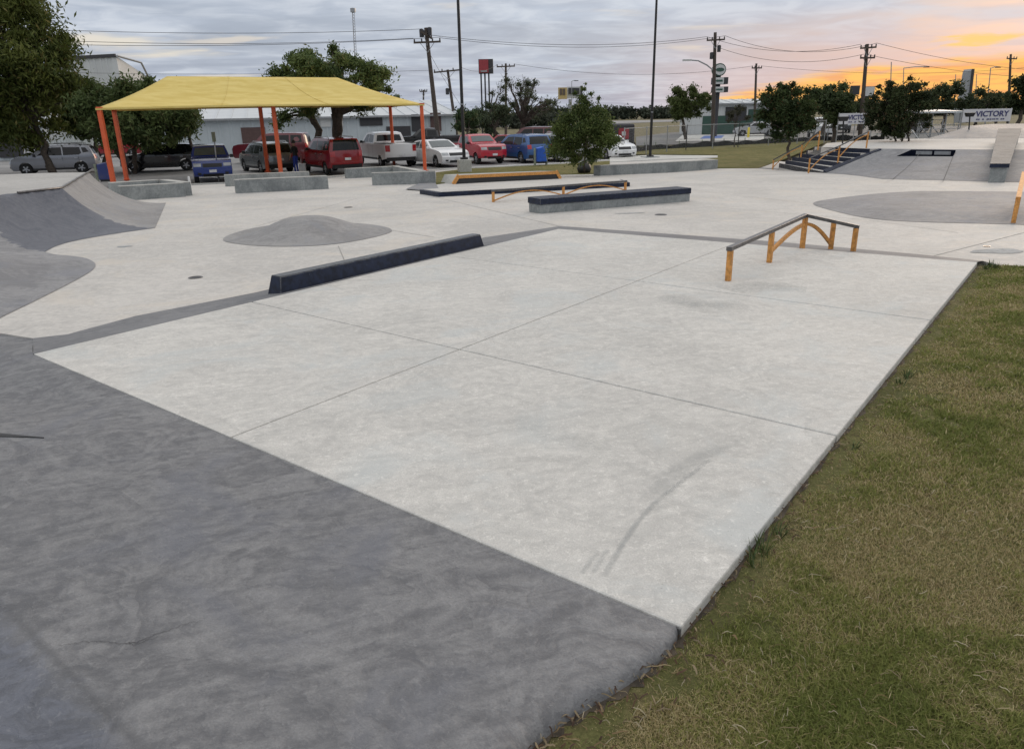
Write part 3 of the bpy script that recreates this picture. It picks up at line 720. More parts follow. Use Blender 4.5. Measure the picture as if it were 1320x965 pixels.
sheet('far_bank', b2 + [p.xy for p in t2_[::-1]], zb2, 'midgrey', .8, skirt=1.5)
lf = [G(978, 217).xy, A0.xy, T0.xy, G(1050, 186, DZ).xy]
la, lb = np.array([A0.xy[:], T0.xy[:]]), np.array([lf[0][:], lf[3][:]])
sl0, sl1 = A0, T0
def zside(x, y):
    d = (sl1.xy - sl0.xy); t = max(0, min(1, (Vector((x, y)) - sl0.xy).dot(d) / d.length_squared)); return terr(sl0.x, sl0.y) + .03 + (DZ - terr(sl0.x, sl0.y)) * t
sheet('stair_side_slope', [Vector(p) for p in lf], zside, 'midgrey', .5, skirt=.7)
NS = 6; st = root('concrete_stairs', (A0 + B0) / 2, 0, 'concrete stairs of six low steps with navy painted risers', 'stairs')
z0 = (A0.z + B0.z) / 2; zr = (DZ - z0) / NS
for i in range(NS):
    a_, b_ = A0.lerp(T0, i / NS), B0.lerp(T1, i / NS); c_, d_ = A0.lerp(T0, (i + 1) / NS), B0.lerp(T1, (i + 1) / NS)
    # the bank cuts the stairs off on the right
    zt = z0 + zr * (i + 1) + .004
    if i == NS - 1: c_, d_ = c_.lerp(a_, .03), d_.lerp(b_, .03)
    q = [a_, b_, d_, c_]
    mb = MB(); mb.hexa([Vector((p.x, p.y, z0 - .3)) for p in q], [Vector((p.x, p.y, zt)) for p in q]); o = mb.build('step', 'plaza', st)
    n_ = (b_ - a_).cross(Vector((0, 0, 1))).normalized() * .012; n_ = n_ if n_.y < 0 else -n_
    mb = MB(); r4 = [a_ + n_, b_ + n_, b_, a_]
    mb.hexa([Vector((p.x, p.y, zt - zr - .03)) for p in r4], [Vector((p.x, p.y, zt + .003)) for p in r4]); r_ = mb.build('riser', 'navy', o)
    # fix: sub-part meshes live in their part's frame (identity below the root)
mb = MB(); up = Vector((0, 0, .03)); off = Vector((.02, -.02, 0))
rr = [B0, T1, T1 + Vector((.0, .0, 0)), B0]; sd = (T1 - B0).normalized(); sn = Vector((sd.y, -sd.x, 0))
b4 = [B0 + sn * .00 - Vector((0, 0, .3)), B0 + sn * .35 - Vector((0, 0, .3)), T1 + sn * .22 - Vector((0, 0, .3)), T1 - Vector((0, 0, .3))]
t4 = [Vector((B0.x, B0.y, B0.z + .13)), Vector((*(B0 + sn * .30).xy, B0.z + .05)), Vector((*(T1 + sn * .18).xy, DZ + .012)), Vector((T1.x, T1.y, DZ + .012))]
mb.hexa(b4, t4); mb.build('side_kerb', 'navy', st)
#@@OBJECTS
# ------------------------------------------------------------------ skate park furniture
def zat(p, d=0): return Vector((p.x, p.y, terr(p.x, p.y) + d))
def perp(a, b):
    d = (b - a).normalized(); n = Vector((-d.y, d.x, 0)); return n if n.y > 0 else -n
# angular parking-block curb
c0, c1 = G(364.5, 377, -.02), G(623.6, 318, -.03); n = perp(c0, c1); d = (c1 - c0).normalized(); W_, H_ = .24, .165; wl = .035
c0b = G(347, 375.5, -.02)
t = root('slappy_curb', (c0 + c1) / 2, 0, 'long low navy curb block lying on the grey strip beside the pale slab', 'curb')
b4 = [c0 - d * .03, c1 + d * .03, c1 + n * W_ + d * .03, c0 + n * W_ - d * .03]; b4 = [Vector((p.x, p.y, -.06)) for p in b4]
zt = H_ - .02
t4 = [c0 + n * wl + d * .02, c1 + n * wl - d * .02, c1 + n * (W_ - wl) - d * .02, c0 + n * (W_ - wl) + d * .02]; t4 = [Vector((p.x, p.y, zt)) for p in t4]
MB().hexa(b4, t4).build('body', 'navy', t, bevel=.008)
q4 = [p + (sum(t4, Vector()) / 4 - p) * .0 for p in t4]
MB().hexa([p + Vector((0, 0, .0005)) + (n * .012 if i in (0, 1) else -n * .012) for i, p in enumerate(t4)], [p + Vector((0, 0, .005)) + (n * .014 if i in (0, 1) else -n * .014) for i, p in enumerate(t4)]).build('worn_top', 'wornnavy', t)
# ledge with navy coping
def ledge(nm, label, a, b, depth, ht, cope, matb='block', matc='navy', over=.02, group=None, bot=None, cat='ledge'):
    n = perp(a, b); za = min(terr(a.x, a.y), terr(b.x, b.y)) - .1
    t = root(nm, zat((a + b) / 2), 0, label, cat, group); d = (b - a).normalized()
    q = [a, b, b + n * depth, a + n * depth]
    zs = [terr(p.x, p.y) for p in q]; top = [z + ht for z in (zs[0], zs[1], zs[1], zs[0])]
    MB().hexa([Vector((p.x, p.y, za)) for p in q], [Vector((p.x, p.y, z - cope)) for p, z in zip(q, top)]).build('base', matb, t, bevel=.01)
    q2 = [a - d * over - n * over, b + d * over - n * over, b + d * over + n * (depth + over), a - d * over + n * (depth + over)]
    MB().hexa([Vector((p.x, p.y, z - cope + .002)) for p, z in zip(q2, top)], [Vector((p.x, p.y, z)) for p, z in zip(q2, top)]).build('coping', matc, t, bevel=.012)
    return t
ledge('coped_ledge', 'grey concrete ledge with thick navy coping in the middle of the plaza', G(697, 275.5), G(889, 259.5), .50, .33, .14)
# low manual pad
q = [G(565, 254), G(812, 240.5), G(800, 236), G(541, 250)]
t = root('manual_pad', zat(sum(q, Vector()) / 4), 0, 'low pale pad with navy front edge behind the double arch rail', 'manual pad')
MB().hexa([zat(p, -.1) for p in q], [zat(p, .13) for p in q]).build('edge_block', 'navy', t, bevel=.01)
cen = sum(q, Vector()) / 4
q2 = [p + (cen - p).normalized() * .10 for p in q]
MB().hexa([zat(p, .131) for p in q2], [zat(p, .138) for p in q2]).build('top_panel', 'plaza', t)
# ledge with orange steel edge
a, b = G(584, 237.5), G(722, 230.5); n = perp(a, b)
t = root('orange_edged_ledge', zat((a + b) / 2), 0, 'low white topped ledge with worn orange steel edge by the grass', 'ledge')
q = [a, b, b + n * 1.0, a + n * 1.0]; d = (b - a).normalized()
MB().hexa([zat(p, -.1) for p in q], [zat(p, .30) for p in [a + d * .25, b - d * .22, b + n * 1.0 - d * .22, a + n * 1.0 + d * .25]]).build('base', 'blocktop', t, bevel=.01)
mb = MB()
for sd in (0,):
    o_ = n * (1.02 * sd - .01); mb.beam(zat(a, .245) + d * .22 + o_, zat(b, .245) - d * .20 + o_, .05, .115)
    mb.beam(zat(a, .0) + o_, zat(a, .30) + d * .25 + o_, .06, .13); mb.beam(zat(b, .0) + o_, zat(b, .30) - d * .22 + o_, .06, .13)
mb.build('orange_edge', 'orange', t)
MB().hexa([zat(p, .0) - n * .02 for p in (a + d * .1, b - d * .1, b - d * .1 + n * .012, a + d * .1 + n * .012)], [zat(p, .19) - n * .02 for p in (a + d * .2, b - d * .2, b - d * .2 + n * .012, a + d * .2 + n * .012)]).build('shadow_strip', 'darkplastic', t)  # dark strip standing in for the shade under the orange edge
# rails
def post(mb, base, ht, wd=.05, dz=-.04): mb.box((base.x, base.y, base.z + dz + (ht - dz) / 2), (wd, wd, ht - dz), PR[0])
PR = [R(20)]
# double arch rail
p0, p1, p2 = G(636, 260.5), G(724, 254), G(806, 246.5)
p1 = (p0 + p2) / 2
t = root('double_arch_rail', zat(p1), 0, 'low flat rail on three orange posts with two orange arches', 'grind rail')
hh_ = .27; d = (p2 - p0).normalized(); PR[0] = math.atan2(d.y, d.x)
for p in (p0, zat(p1), p2):
    mb = MB(); post(mb, zat(p), hh_, .055); mb.build('post', 'orange', t)
MB().beam(zat(p0, hh_ + .02) - d * .04, zat(p2, hh_ + .02) + d * .04, .07, .05).build('top_bar', 'steel', t)
for a, b in ((p0, p1), (p1, p2)):
    pts = [zat(a.lerp(b, k / 16), .03 + .20 * math.sin(math.pi * k / 16)) for k in range(17)]
    mb = MB(); [mb.beam(pts[k], pts[k + 1], .035, .03) for k in range(16)]; mb.build('arch', 'orange', t)
# kinked rail in front
zz = -.02
pb = [G(938.5, 362, 0), G(991.5, 338.5, 0), G(1034, 319.5, 0), G(1071, 318.2, zz), G(1100, 321.5, zz)]
tops = []
for b_, (tx, ty) in zip(pb, ((941, 320), (995, 297), (1038.5, 277.5), (1075.5, 286), (1103.5, 292))):
    lo_, hi_ = .1, .9
    rr_ = ray(tx, ty); k = (b_.y) / rr_.y; tops.append(Vector((b_.x, b_.y, CAMZ + rr_.z * k)))
# keep it straight in each wing
tops[3].z = tops[2].z + (tops[4].z - tops[2].z) * ((pb[3] - pb[2]).length / (pb[4] - pb[2]).length)
t = root('kinked_grind_rail', pb[2], 0, 'bent steel flat rail on five orange posts standing on the pale slab', 'grind rail')
for i, (b_, T_) in enumerate(zip(pb, tops)):
    dd = (pb[min(i + 1, 4)] - pb[max(i - 1, 0)]); PR[0] = math.atan2(dd.y, dd.x)
    mb = MB(); post(mb, b_, T_.z - b_.z - .02, .056); mb.build('post', 'orange', t, bevel=.004)
    if i < 5: MB().box((b_.x, b_.y, b_.z + .004), (.12, .12, .006), PR[0]).build('base_plate', 'orange', t) if False else None
d1_ = (tops[2] - tops[0]).normalized()
MB().beam(tops[0] - d1_ * .05, tops[2] + d1_ * .01, .062, .045).build('long_bar', 'steel', t, bevel=.004)
d2_ = (tops[4] - tops[2]).normalized()
MB().beam(tops[2] - d2_ * .01 - Vector((0, 0, .002)), tops[4] + d2_ * .03, .060, .043).build('short_bar', 'steel', t, bevel=.004)
def arcseg(a, b, za, zb, zm, up=True):
    pts = []
    for k in range(19):
        u = k / 18; p = a.lerp(b, u); s = math.sin(math.pi / 2 * u) if up else math.cos(math.pi / 2 * u)
        z = za + (zb - za) * (s if up else (1 - s)); pts.append(Vector((p.x, p.y, z)))
    return pts
hm = tops[2].z - .115
pts = arcseg(pb[1], pb[2], .13, hm, 0) + arcseg(pb[2], pb[3], hm, zz + .03, 0, False)[1:]
mb = MB()
for k in range(len(pts) - 1): mb.beam(pts[k], pts[k + 1], .036, .042)
mb.build('arch', 'orange', t)
# rail cut by the right edge of the view
a0 = G(1306, 288); hgt = .44; e0 = G(1380, 262)
t = root('right_side_rail', zat(a0), 0, 'orange rail running out of view at the right edge of the photo', 'grind rail')
e0 = P(1372, 240, a0.y + 2.6); e0 = zat(Vector((a0.x + 1.5, a0.y + 2.2, 0)), .0)
for k in (0, .5, 1):
    p = zat(a0.lerp(e0, k)); PR[0] = math.atan2((e0 - a0).y, (e0 - a0).x); mb = MB(); post(mb, p, .42 + .30 * k, .075); mb.build('post', 'orange', t)
MB().beam(zat(a0, .44), zat(e0, .74), .08, .06).build('top_bar', 'orange', t)
MB().beam(zat(a0, .25), zat(e0, .40), .04, .04).build('lower_bar', 'orange', t)
# stair handrails
def handrail(pairs, label, armid):
    bs = [b for b, _ in pairs]; tp = [x for _, x in pairs]
    t = root('stair_handrail', bs[0], 0, label, 'handrail', 'orange handrails on the stairs')
    for b_, T_ in pairs:
        PR[0] = R(35); mb = MB(); post(mb, b_, T_.z - b_.z, .045, -.1); mb.build('post', 'orange', t)
    mb = MB()
    for k in range(len(tp) - 1): mb.beam(tp[k], tp[k + 1], .045, .04)
    mb.build('top_bar', 'steel' if armid else 'orange', t)
    for k in range(len(tp) - 1):
        a_, b_ = bs[k] + Vector((0, 0, .1)), tp[k + 1] - Vector((0, 0, .12))
        pts = [a_.lerp(b_, i / 12) + Vector((0, 0, .16 * math.sin(math.pi * i / 12))) for i in range(13)]
        mb = MB(); [mb.beam(pts[i], pts[i + 1], .03, .03) for i in range(12)]; mb.build('arch', 'orange', t)
    return t
def at_line(a, b, px):                              # the point of segment a-b seen in image column px
    lo_, hi_ = 0.0, 1.0
    def col(p):
        v = MR.transposed() @ (p - Vector((0, 0, CAMZ))); return CX + F * v.x / -v.z
    for _ in range(40):
        m_ = (lo_ + hi_) / 2
        if col(a.lerp(b, m_)) < px: lo_ = m_
        else: hi_ = m_
    return a.lerp(b, lo_)
def topz(b, py):
    v = MR.transposed() @ (b - Vector((0, 0, CAMZ))); px = CX + F * v.x / -v.z
    r_ = ray(px, py); return Vector((b.x, b.y, CAMZ + r_.z * (b.y / r_.y)))
La, Lb = G(996, 219), Vector((*T0.xy, DZ)) + (T0 - A0).normalized() * .6 - (T1 - T0).normalized() * .5; La = zat(La)
hb = [at_line(La, Lb, x) for x in (996, 1033, 1067.5)]
for i, b_ in enumerate(hb): b_.z = [zat(hb[0]).z, zside(*hb[1].xy), DZ][i]
handrail(list(zip(hb, [topz(hb[0], 206), topz(hb[1], 186.5), topz(hb[2], 169)])), 'orange handrail along the left side of the stairs next to the grass', True)
Ra = zat(G(1042, 223.5)); Rb = Vector((*T0.lerp(T1, .72).xy, DZ)); 
hb = [at_line(Ra, Rb + (Rb - Ra) * .3, x) for x in (1042, 1080.5, 1117)]; hb[2].z = DZ; hb[1].z = (zat(hb[0]).z + DZ) / 2
handrail(list(zip(hb, [topz(hb[0], 204), topz(hb[1], 188), topz(hb[2], 169.5)])), 'orange handrail down the middle of the navy edged stairs', True)
# sloping hubba block on the bank
fa, fb = G(1273.5, 235.5), G(1295, 235.5); bk0, bk1 = G(1288, 165.8, .74), G(1315.5, 165.3, .74)
t = root('sloping_ledge', zat(fa), 0, 'tall weathered ledge block rising over the dark bank at far right', 'ledge')
ft0 = topz(fa, 211.5); ft1 = topz(fb, 210.5); ft1.z = ft0.z = (ft0.z + ft1.z) / 2
MB().hexa([fa - Vector((0, 0, .2)), fb - Vector((0, 0, .2)), Vector((bk1.x, bk1.y, -.8)), Vector((bk0.x, bk0.y, -.8))], [ft0 - Vector((0, 0, .11)), ft1 - Vector((0, 0, .11)), bk1 - Vector((0, 0, .11)), bk0 - Vector((0, 0, .11))]).build('block', 'block', t, bevel=.01)
dd = (fa - bk0).normalized() * .03; dd.z = 0; sx = (fb - fa).normalized() * .04
cap = [ft0 + dd - sx, ft1 + dd + sx, bk1 + sx, bk0 - sx]
MB().hexa([p - Vector((0, 0, .108)) for p in cap], cap).build('cap', 'hubba', t, bevel=.008)
mb = MB(); mb.hexa([ft0 + dd * 1.5 - sx - Vector((0, 0, .12)), ft1 + dd * 1.5 + sx - Vector((0, 0, .12)), ft1 + dd * 1.05 + sx - Vector((0, 0, .12)), ft0 + dd * 1.05 - sx - Vector((0, 0, .12))],
                   [ft0 + dd * 1.5 - sx + Vector((0, 0, .004)), ft1 + dd * 1.5 + sx + Vector((0, 0, .004)), ft1 + dd * 1.05 + sx + Vector((0, 0, .004)), ft0 + dd * 1.05 - sx + Vector((0, 0, .004))]); mb.build('end_plate', 'navy', t)
M_ = None
# low concrete walls
def low_wall(label, segs, group='low concrete walls round the shade columns', cat='low wall', name='low_wall', ht=.45, th=.30):
    a = segs[0][0]; t = root(name, zat(a), 0, label, cat, group)
    for (a, b, h, nm) in segs:
        n_ = perp(a, b) if nm != 'side_wall' else Vector(((b - a).normalized().y, -(b - a).normalized().x, 0))
        q = [a, b, b + n_ * th, a + n_ * th]
        MB().hexa([zat(p, -.15) for p in q], [zat(p, h - .03) for p in q]).build(nm, 'block', t, bevel=.012)
        q2 = [p + (sum(q, Vector()) / 4 - p).normalized() * .004 for p in q]
        MB().hexa([zat(p, h - .029) for p in q2], [zat(p, h) for p in q2]).build(nm.replace('wall', 'top'), 'blocktop', t, bevel=.01)
    return t
A1, A2 = G(158, 259), G(240, 253.5); nA = perp(A1, A2)
low_wall('leftmost low concrete planter wall beside the quarter pipe', [(A1, A2, .43, 'front_wall'), (A1 + nA * 2.6 + Vector((.4, 0, 0)), A2 + nA * 2.6, .43, 'back_wall'), (A2 + nA * .31, A2 + nA * 2.59, .43, 'side_wall')])
A1, A2 = G(305, 249.5), G(424, 243.5); nA = perp(A1, A2)
low_wall('middle low concrete wall pair under the yellow canopy', [(A1, A2, .44, 'front_wall'), (G(297.5, 240.5), G(400, 234.5), .44, 'back_wall')])
A1, A2 = G(480, 239), G(562, 236.5); nA = perp(A1, A2); A3, A4 = G(447, 230.5), G(516, 226.5)
low_wall('low concrete corner wall at the right end of the canopy', [(A1, A2, .44, 'front_wall'), (A3, A4, .46, 'back_wall'), (A4 + perp(A3, A4) * .31, A2 - (A2 - A1).normalized() * .31 + nA * .31, .46, 'side_wall')])
A1, A2 = G(774, 226.5), G(925, 217.5)
low_wall('long low concrete seat wall in front of the grass, alone right of the canopy', [(A1, A2, .43, 'front_wall')], group=None, th=.45)
# drains
for i, (px, py, r_, lb) in enumerate(((252, 358, .09, 'small round dark floor drain on the left of the plaza'), (852, 277, .13, 'black round drain cover on the floor right of the navy coped ledge'), (449, 267.5, .11, 'small dark floor drain between the mound and the ledges'), (1272, 318, .05, 'tiny dark drain in the stained patch at far right'))):
    p = zat(G(px, py), .005); t = root('floor_drain', p, 0, lb, 'floor drain', 'round drains in the plaza floor')
    MB().lathe([(0, .0), (r_ * .8, .0), (r_ * .8, .003), (0, .003)], tuple(p), 20).build('cover', 'black', t); MB().lathe([(r_ * .82, 0), (r_, 0), (r_, .004), (r_ * .82, .004), (r_ * .82, 0)], tuple(p), 20).build('rim', 'steel', t)
# shade canopy
fr = [G(147, 239.5), G(363, 229.5), G(548, 220)]; rear = [G(163.5, 232), G(345.5, 221.5), G(508, 211.5)]
# keep the columns on a regular grid
fd = (fr[2] - fr[0]).normalized(); 
bd = sum(((b_ - a_) for a_, b_ in zip(fr, rear)), Vector()) / 3
t = root('shade_canopy', zat((fr[1] + rear[1]) / 2), 0, 'yellow fabric hip roofed shade canopy on six orange red columns', 'shade canopy')
EZ = []
ftop = [topz(zat(p), y) for p, y in zip(fr, (142.5, 138, 131.5))]; rtop = [topz(zat(p), y) for p, y in zip(rear, (142, 140, 135))]
ez = sum(p.z for p in ftop) / 3
for ps in (fr, rear):
    for p in ps:
        b_ = zat(p, -.05); mb = MB(); hgt_ = ez - b_.z + .02
        mb.beam(b_, Vector((p.x, p.y, ez + .02)), .17, .17); c_ = mb.build('column', 'redorange', t, bevel=.01)
        MB().box((p.x, p.y, b_.z + .07), (.30, .30, .03), math.atan2(fd.y, fd.x)).build('base_plate', 'redorange', t)
        MB().box((p.x, p.y, ez + .035), (.24, .24, .05), math.atan2(fd.y, fd.x)).build('cap', 'redorange', t)
c00, c10 = Vector((fr[0].x, fr[0].y, ez)), Vector((fr[2].x, fr[2].y, ez)); c01, c11 = Vector((rear[0].x, rear[0].y, ez)), Vector((rear[2].x, rear[2].y, ez))
mL, mR = (c00 + c01) / 2, (c10 + c11) / 2
rgz = []
def onaxis(px):
    r_ = at_line(mL, mR, px); return r_
rL, rR = onaxis(222), onaxis(438); rL = topz(rL, 100); rR = topz(rR, 98.5); rz = (rL.z + rR.z) / 2; rL.z = rR.z = rz
nf_ = (c01 - c00).normalized(); ext = .12
K = [c00 - nf_ * ext - fd * ext, c10 - nf_ * ext + fd * ext, c11 + nf_ * ext + fd * ext, c01 + nf_ * ext - fd * ext]
def panel(a, b, c, d_, nu, nv, droop):              # a-b eave, d-c ridge
    V, F_ = [], []
    for j in range(nv + 1):
        for i in range(nu + 1):
            u, v = i / nu, j / nv; p = a.lerp(b, u).lerp(d_.lerp(c, u), v)
            s = math.sin(math.pi * v) * (.5 + .5 * math.sin(math.pi * u)); p = p - Vector((0, 0, droop * s))
            e_ = (1 - v) ** 3 * math.sin(math.pi * u); p = p + (d_.lerp(c, .5) - a.lerp(b, .5)).normalized() * .16 * e_
            V.append(p)
    for j in range(nv):
        for i in range(nu): q = j * (nu + 1) + i; F_.append((q, q + 1, q + nu + 2, q + nu + 1))
    return MB().add(V, F_)
for nm, (a, b, c, d_) in (('fabric_panel', (K[0], K[1], rR, rL)), ('fabric_panel', (K[2], K[3], rL, rR)), ('fabric_panel', (K[1], K[2], rR + Vector((.001, 0, 0)), rR)), ('fabric_panel', (K[3], K[0], rL, rL + Vector((.001, 0, 0))))):
    o = panel(a, b, c, d_, 32, 14, .17).build(nm, 'fabric', t, sm=60); so_ = o.modifiers.new('cloth', 'SOLIDIFY'); so_.thickness = .012
mb = MB()
for a, b in ((K[0], K[1]), (K[1], K[2]), (K[2], K[3]), (K[3], K[0])):
    m_ = (rL + rR) / 2; pts = [a.lerp(b, i / 16) + (m_ - a.lerp(b, .5)).normalized() * .16 * math.sin(math.pi * i / 16) - Vector((0, 0, .03)) for i in range(17)]
    for i in range(16): mb.beam(pts[i], pts[i + 1], .035, .07)
mb.build('hem', 'fabric', t)
for u in (.333, .667):
    for (a, b, c, d_) in ((K[0], K[1], rR, rL), (K[3], K[2], rR, rL)):
        e_ = a.lerp(b, u); r0_ = d_.lerp(c, u); up_ = (d_.lerp(c, .5) - a.lerp(b, .5)).normalized(); pts = []
        for j in range(13):
            v = j / 12; s = math.sin(math.pi * v) * (.5 + .5 * math.sin(math.pi * u)); pts.append(e_.lerp(r0_, v) - Vector((0, 0, .17 * s)) + up_ * .16 * (1 - v) ** 3 * math.sin(math.pi * u) + Vector((0, 0, .010)))
        m_ = MB(); [m_.beam(pts[j], pts[j + 1], .05, .008) for j in range(12)]; m_.build('seam', 'fabric', t)
m0, m1 = Vector((fr[1].x, fr[1].y, ez)), Vector((rear[1].x, rear[1].y, ez)); mm = (m0 + m1) / 2; mm.z = rz - .06
for a, b in ((c00, rL), (c01, rL), (c10, rR), (c11, rR), (m0, mm), (m1, mm)):
    mb = MB(); mb.tube([a - Vector((0, 0, .03)), (a + b) / 2 - Vector((0, 0, .20)), b - Vector((0, 0, .12))], .045, 8); mb.build('rafter', 'redorange', t)
mb = MB(); mb.tube([rL - Vector((0, 0, .10)), rR - Vector((0, 0, .10))], .045, 8).build('ridge_tube', 'redorange', t)
# covered litter bins
def bin_(p, label, hgt, wd, lean):
    t = root('covered_bin', p, R(20), label, 'bin', 'blue bins by the car park')
    for s_ in (-1, 1):
        MB().box((s_ * wd * .55, .0, hgt * .5 - .05), (.09, .09, hgt), 0).build('post', 'timber', t, local=True)
    MB().add([(-wd * .42, -.18, .22), (wd * .52, -.18, .22), (wd * .52, .2, .22), (-wd * .42, .2, .22), (-wd * .40, -.2, hgt * .95), (wd * .22, -.2, hgt * 1.02), (wd * .22, .2, hgt * 1.02), (-wd * .4, .2, hgt * .95)],
             [(3, 2, 1, 0), (4, 5, 6, 7), (0, 1, 5, 4), (1, 2, 6, 5), (2, 3, 7, 6), (3, 0, 4, 7)]).build('blue_shell', 'blueplastic', t, local=True, bevel=.04)
    MB().box((.04, -.0, .20), (wd * .8, .34, .12)).build('liner', 'black', t, local=True)
    return t
bin_(zat(G(697, 214)), 'bright blue panel bin on two timber posts left of the small round tree', 1.0, .62, 0)
b2_ = bin_(zat(G(138, 238)), 'dark blue bin tucked behind the leftmost orange column', .95, .62, 0)
for c_ in b2_.children:
    if c_.name.startswith('blue_shell'): c_.data = c_.data.copy(); c_.data.materials[0] = paint('navy_blue_shell', (.012, .03, .16), .4)
#@@P4
# ------------------------------------------------------------------ vehicles
PROF = {
 'suv': dict(out=[(-.485, .17), (-.5, .29), (-.497, .50), (-.487, .62), (-.455, .82), (-.42, .955), (-.33, .99), (-.10, 1.0), (.04, .975), (.10, .92), (.225, .675), (.26, .655), (.40, .61), (.465, .55), (.497, .42), (.495, .24), (.47, .15)],
             belt=.60, wind=((.105, .905), (.222, .69)), rear=((-.482, .655), (-.432, .91)), side=[[(.04, .90), (.165, .655), (-.11, .64), (-.11, .915)], [(-.125, .915), (-.125, .64), (-.30, .65), (-.33, .70), (-.315, .90)], [(-.335, .89), (-.35, .71), (-.43, .74), (-.39, .88)]], wx=(-.30, .31)),
 'boxy': dict(out=[(-.485, .20), (-.5, .30), (-.5, .55), (-.492, .66), (-.475, .90), (-.455, .975), (-.35, .995), (-.05, 1.0), (.05, .98), (.09, .93), (.175, .70), (.205, .675), (.40, .645), (.475, .60), (.5, .48), (.5, .26), (.475, .19)],
             belt=.63, wind=((.093, .915), (.173, .715)), rear=((-.491, .665), (-.466, .945)), side=[[(.03, .91), (.12, .69), (-.10, .68), (-.10, .925)], [(-.115, .925), (-.115, .68), (-.27, .68), (-.27, .925)], [(-.29, .925), (-.29, .68), (-.455, .69), (-.44, .92)]], wx=(-.30, .32)),
 'sedan': dict(out=[(-.48, .20), (-.5, .33), (-.495, .55), (-.475, .66), (-.40, .70), (-.35, .72), (-.23, .93), (-.15, .985), (-.03, 1.0), (.06, .97), (.20, .71), (.24, .685), (.40, .62), (.47, .54), (.5, .40), (.49, .22), (.47, .16)],
             belt=.66, wind=((.068, .95), (.197, .725)), rear=((-.345, .735), (-.235, .915)), side=[[(.045, .935), (.15, .70), (-.07, .69), (-.07, .95)], [(-.085, .95), (-.085, .69), (-.24, .70), (-.27, .74), (-.19, .90)]], wx=(-.30, .31)),
 'pickup': dict(out=[(-.49, .26), (-.5, .34), (-.5, .66), (-.49, .685), (-.175, .685), (-.17, .70), (-.152, .93), (-.138, .975), (-.03, 1.0), (.07, .985), (.105, .95), (.20, .72), (.225, .70), (.42, .665), (.48, .61), (.5, .50), (.5, .28), (.48, .22)],
             belt=.66, wind=((.113, .93), (.193, .74)), rear=((-.172, .735), (-.156, .91)), side=[[(.075, .925), (.15, .71), (.005, .705), (.005, .94)], [(-.008, .94), (-.008, .705), (-.14, .71), (-.13, .92)]], wx=(-.32, .33)),
}
CARN = {}
def car(kind, L, W, H, pt, loc, head, label, cat='car', group=None, name='parked_car', glass='glass', wheel=.33, trim=True, rack=False, plate=True, stripe=None, rearglass=None, canopy=None, grille='darkplastic', fullcab=False):
    pr = PROF[kind]; pm = paint('car_paint_' + name + str(len(CARN)), *pt); CARN[len(CARN)] = 1
    t = root(name, loc, head, label, cat, group)
    out = [(x * L, z * H) for x, z in pr['out']]; belt = pr['belt'] * H
    wr = wheel; wxs = [x * L for x in pr['wx']]; ar = wr * 1.17
    bot = []                                        # underside, front to rear, with wheel arches
    zb = out[-1][1]
    for wx in (wxs[1], wxs[0]):
        a0 = math.asin(max(-1, min(1, (zb - wr) / ar)))
        for k in range(13):
            a_ = a0 + (math.pi - 2 * a0) * k / 12; bot.append((wx + ar * math.cos(a_), wr + ar * math.sin(a_)))
    poly = out + bot
    def w(z):
        b = W / 2
        if z > belt: b *= 1 - .21 * ((z - belt) / (H - belt)) ** 1.15
        elif z < .35 * H: b *= 1 - .05 * (1 - z / (.35 * H))
        else: b *= 1 - .012 * (1 - abs((z - .5 * H) / (.15 * H)) if abs(z - .5 * H) < .15 * H else 0)
        return b
    def mp_(x, z, s, off=0.0):
        k = abs(s) ** 3.2; e = max(0, abs(x) / (L / 2) - .55) / .45; xx = x - math.copysign(1, x) * .085 * W * k * e ** 2
        ws = w(z) * (1 - .035 * e ** 3)
        return Vector((xx, s * ws + (math.copysign(off, s) if off and abs(s) > .99 else 0), z))
    # sides
    bp = dens([Vector(p) for p in poly], .12); n = len(bp); pts = list(bp)
    gx, gz = np.meshgrid(np.arange(-L / 2, L / 2, .2), np.arange(.2, H, .13)); gp = np.c_[gx.ravel(), gz.ravel()]; pa = np.array(poly)
    ok = inpoly(gp, pa) & (edist(gp, pa) > .06); pts += [Vector(q) for q in gp[ok]]
    v2, _, fs, *_ = delaunay_2d_cdt(pts, [(i, (i + 1) % n) for i in range(n)], [], 0, 1e-5)
    cen = np.array([((v2[f[0]] + v2[f[1]] + v2[f[2]]) / 3)[:] for f in fs]); ok = inpoly(cen, pa); fs = [f for f, k in zip(fs, ok) if k]
    mb = MB()
    for s in (-1, 1): mb.add([mp_(v.x, v.y, s) for v in v2], [tuple(f) if s < 0 else tuple(f)[::-1] for f in fs])
    # skin over the top, front and back
    ol = dens([Vector(p) for p in poly], .12); NS_ = 10; ss = [-1 + 2 * i / NS_ for i in range(NS_ + 1)]
    def skin(mb, line, zfun=None, s0=-1, s1=1, off=0.0, nn=NS_):
        b0 = len(mb.v)
        for (x, z, nx, nz) in line:
            for i in range(nn + 1):
                s = s0 + (s1 - s0) * i / nn; p = mp_(x, z, s); crown = (.02 + .0) * (1 - s * s) * (1 if z > .55 * H else 0)
                mb.v.append(tuple(p + Vector((nx * off, 0, nz * off + crown))))
        for j in range(len(line) - 1):
            for i in range(nn): q = b0 + j * (nn + 1) + i; mb.f.append((q, q + 1, q + nn + 2, q + nn + 1)); mb.mi.append(0)
    def nline(pl, closed=False):
        r_ = []; m_ = len(pl)
        for i in range(m_):
            a, b = pl[(i - 1) % m_ if closed else max(i - 1, 0)], pl[(i + 1) % m_ if closed else min(i + 1, m_ - 1)]
            d = (Vector(b) - Vector(a)); d = d.normalized() if d.length else Vector((1, 0)); r_.append((pl[i][0], pl[i][1], -d.y, d.x))
        return r_
    lp = nline([tuple(p) for p in ol], True); skin(mb, lp + [lp[0]])
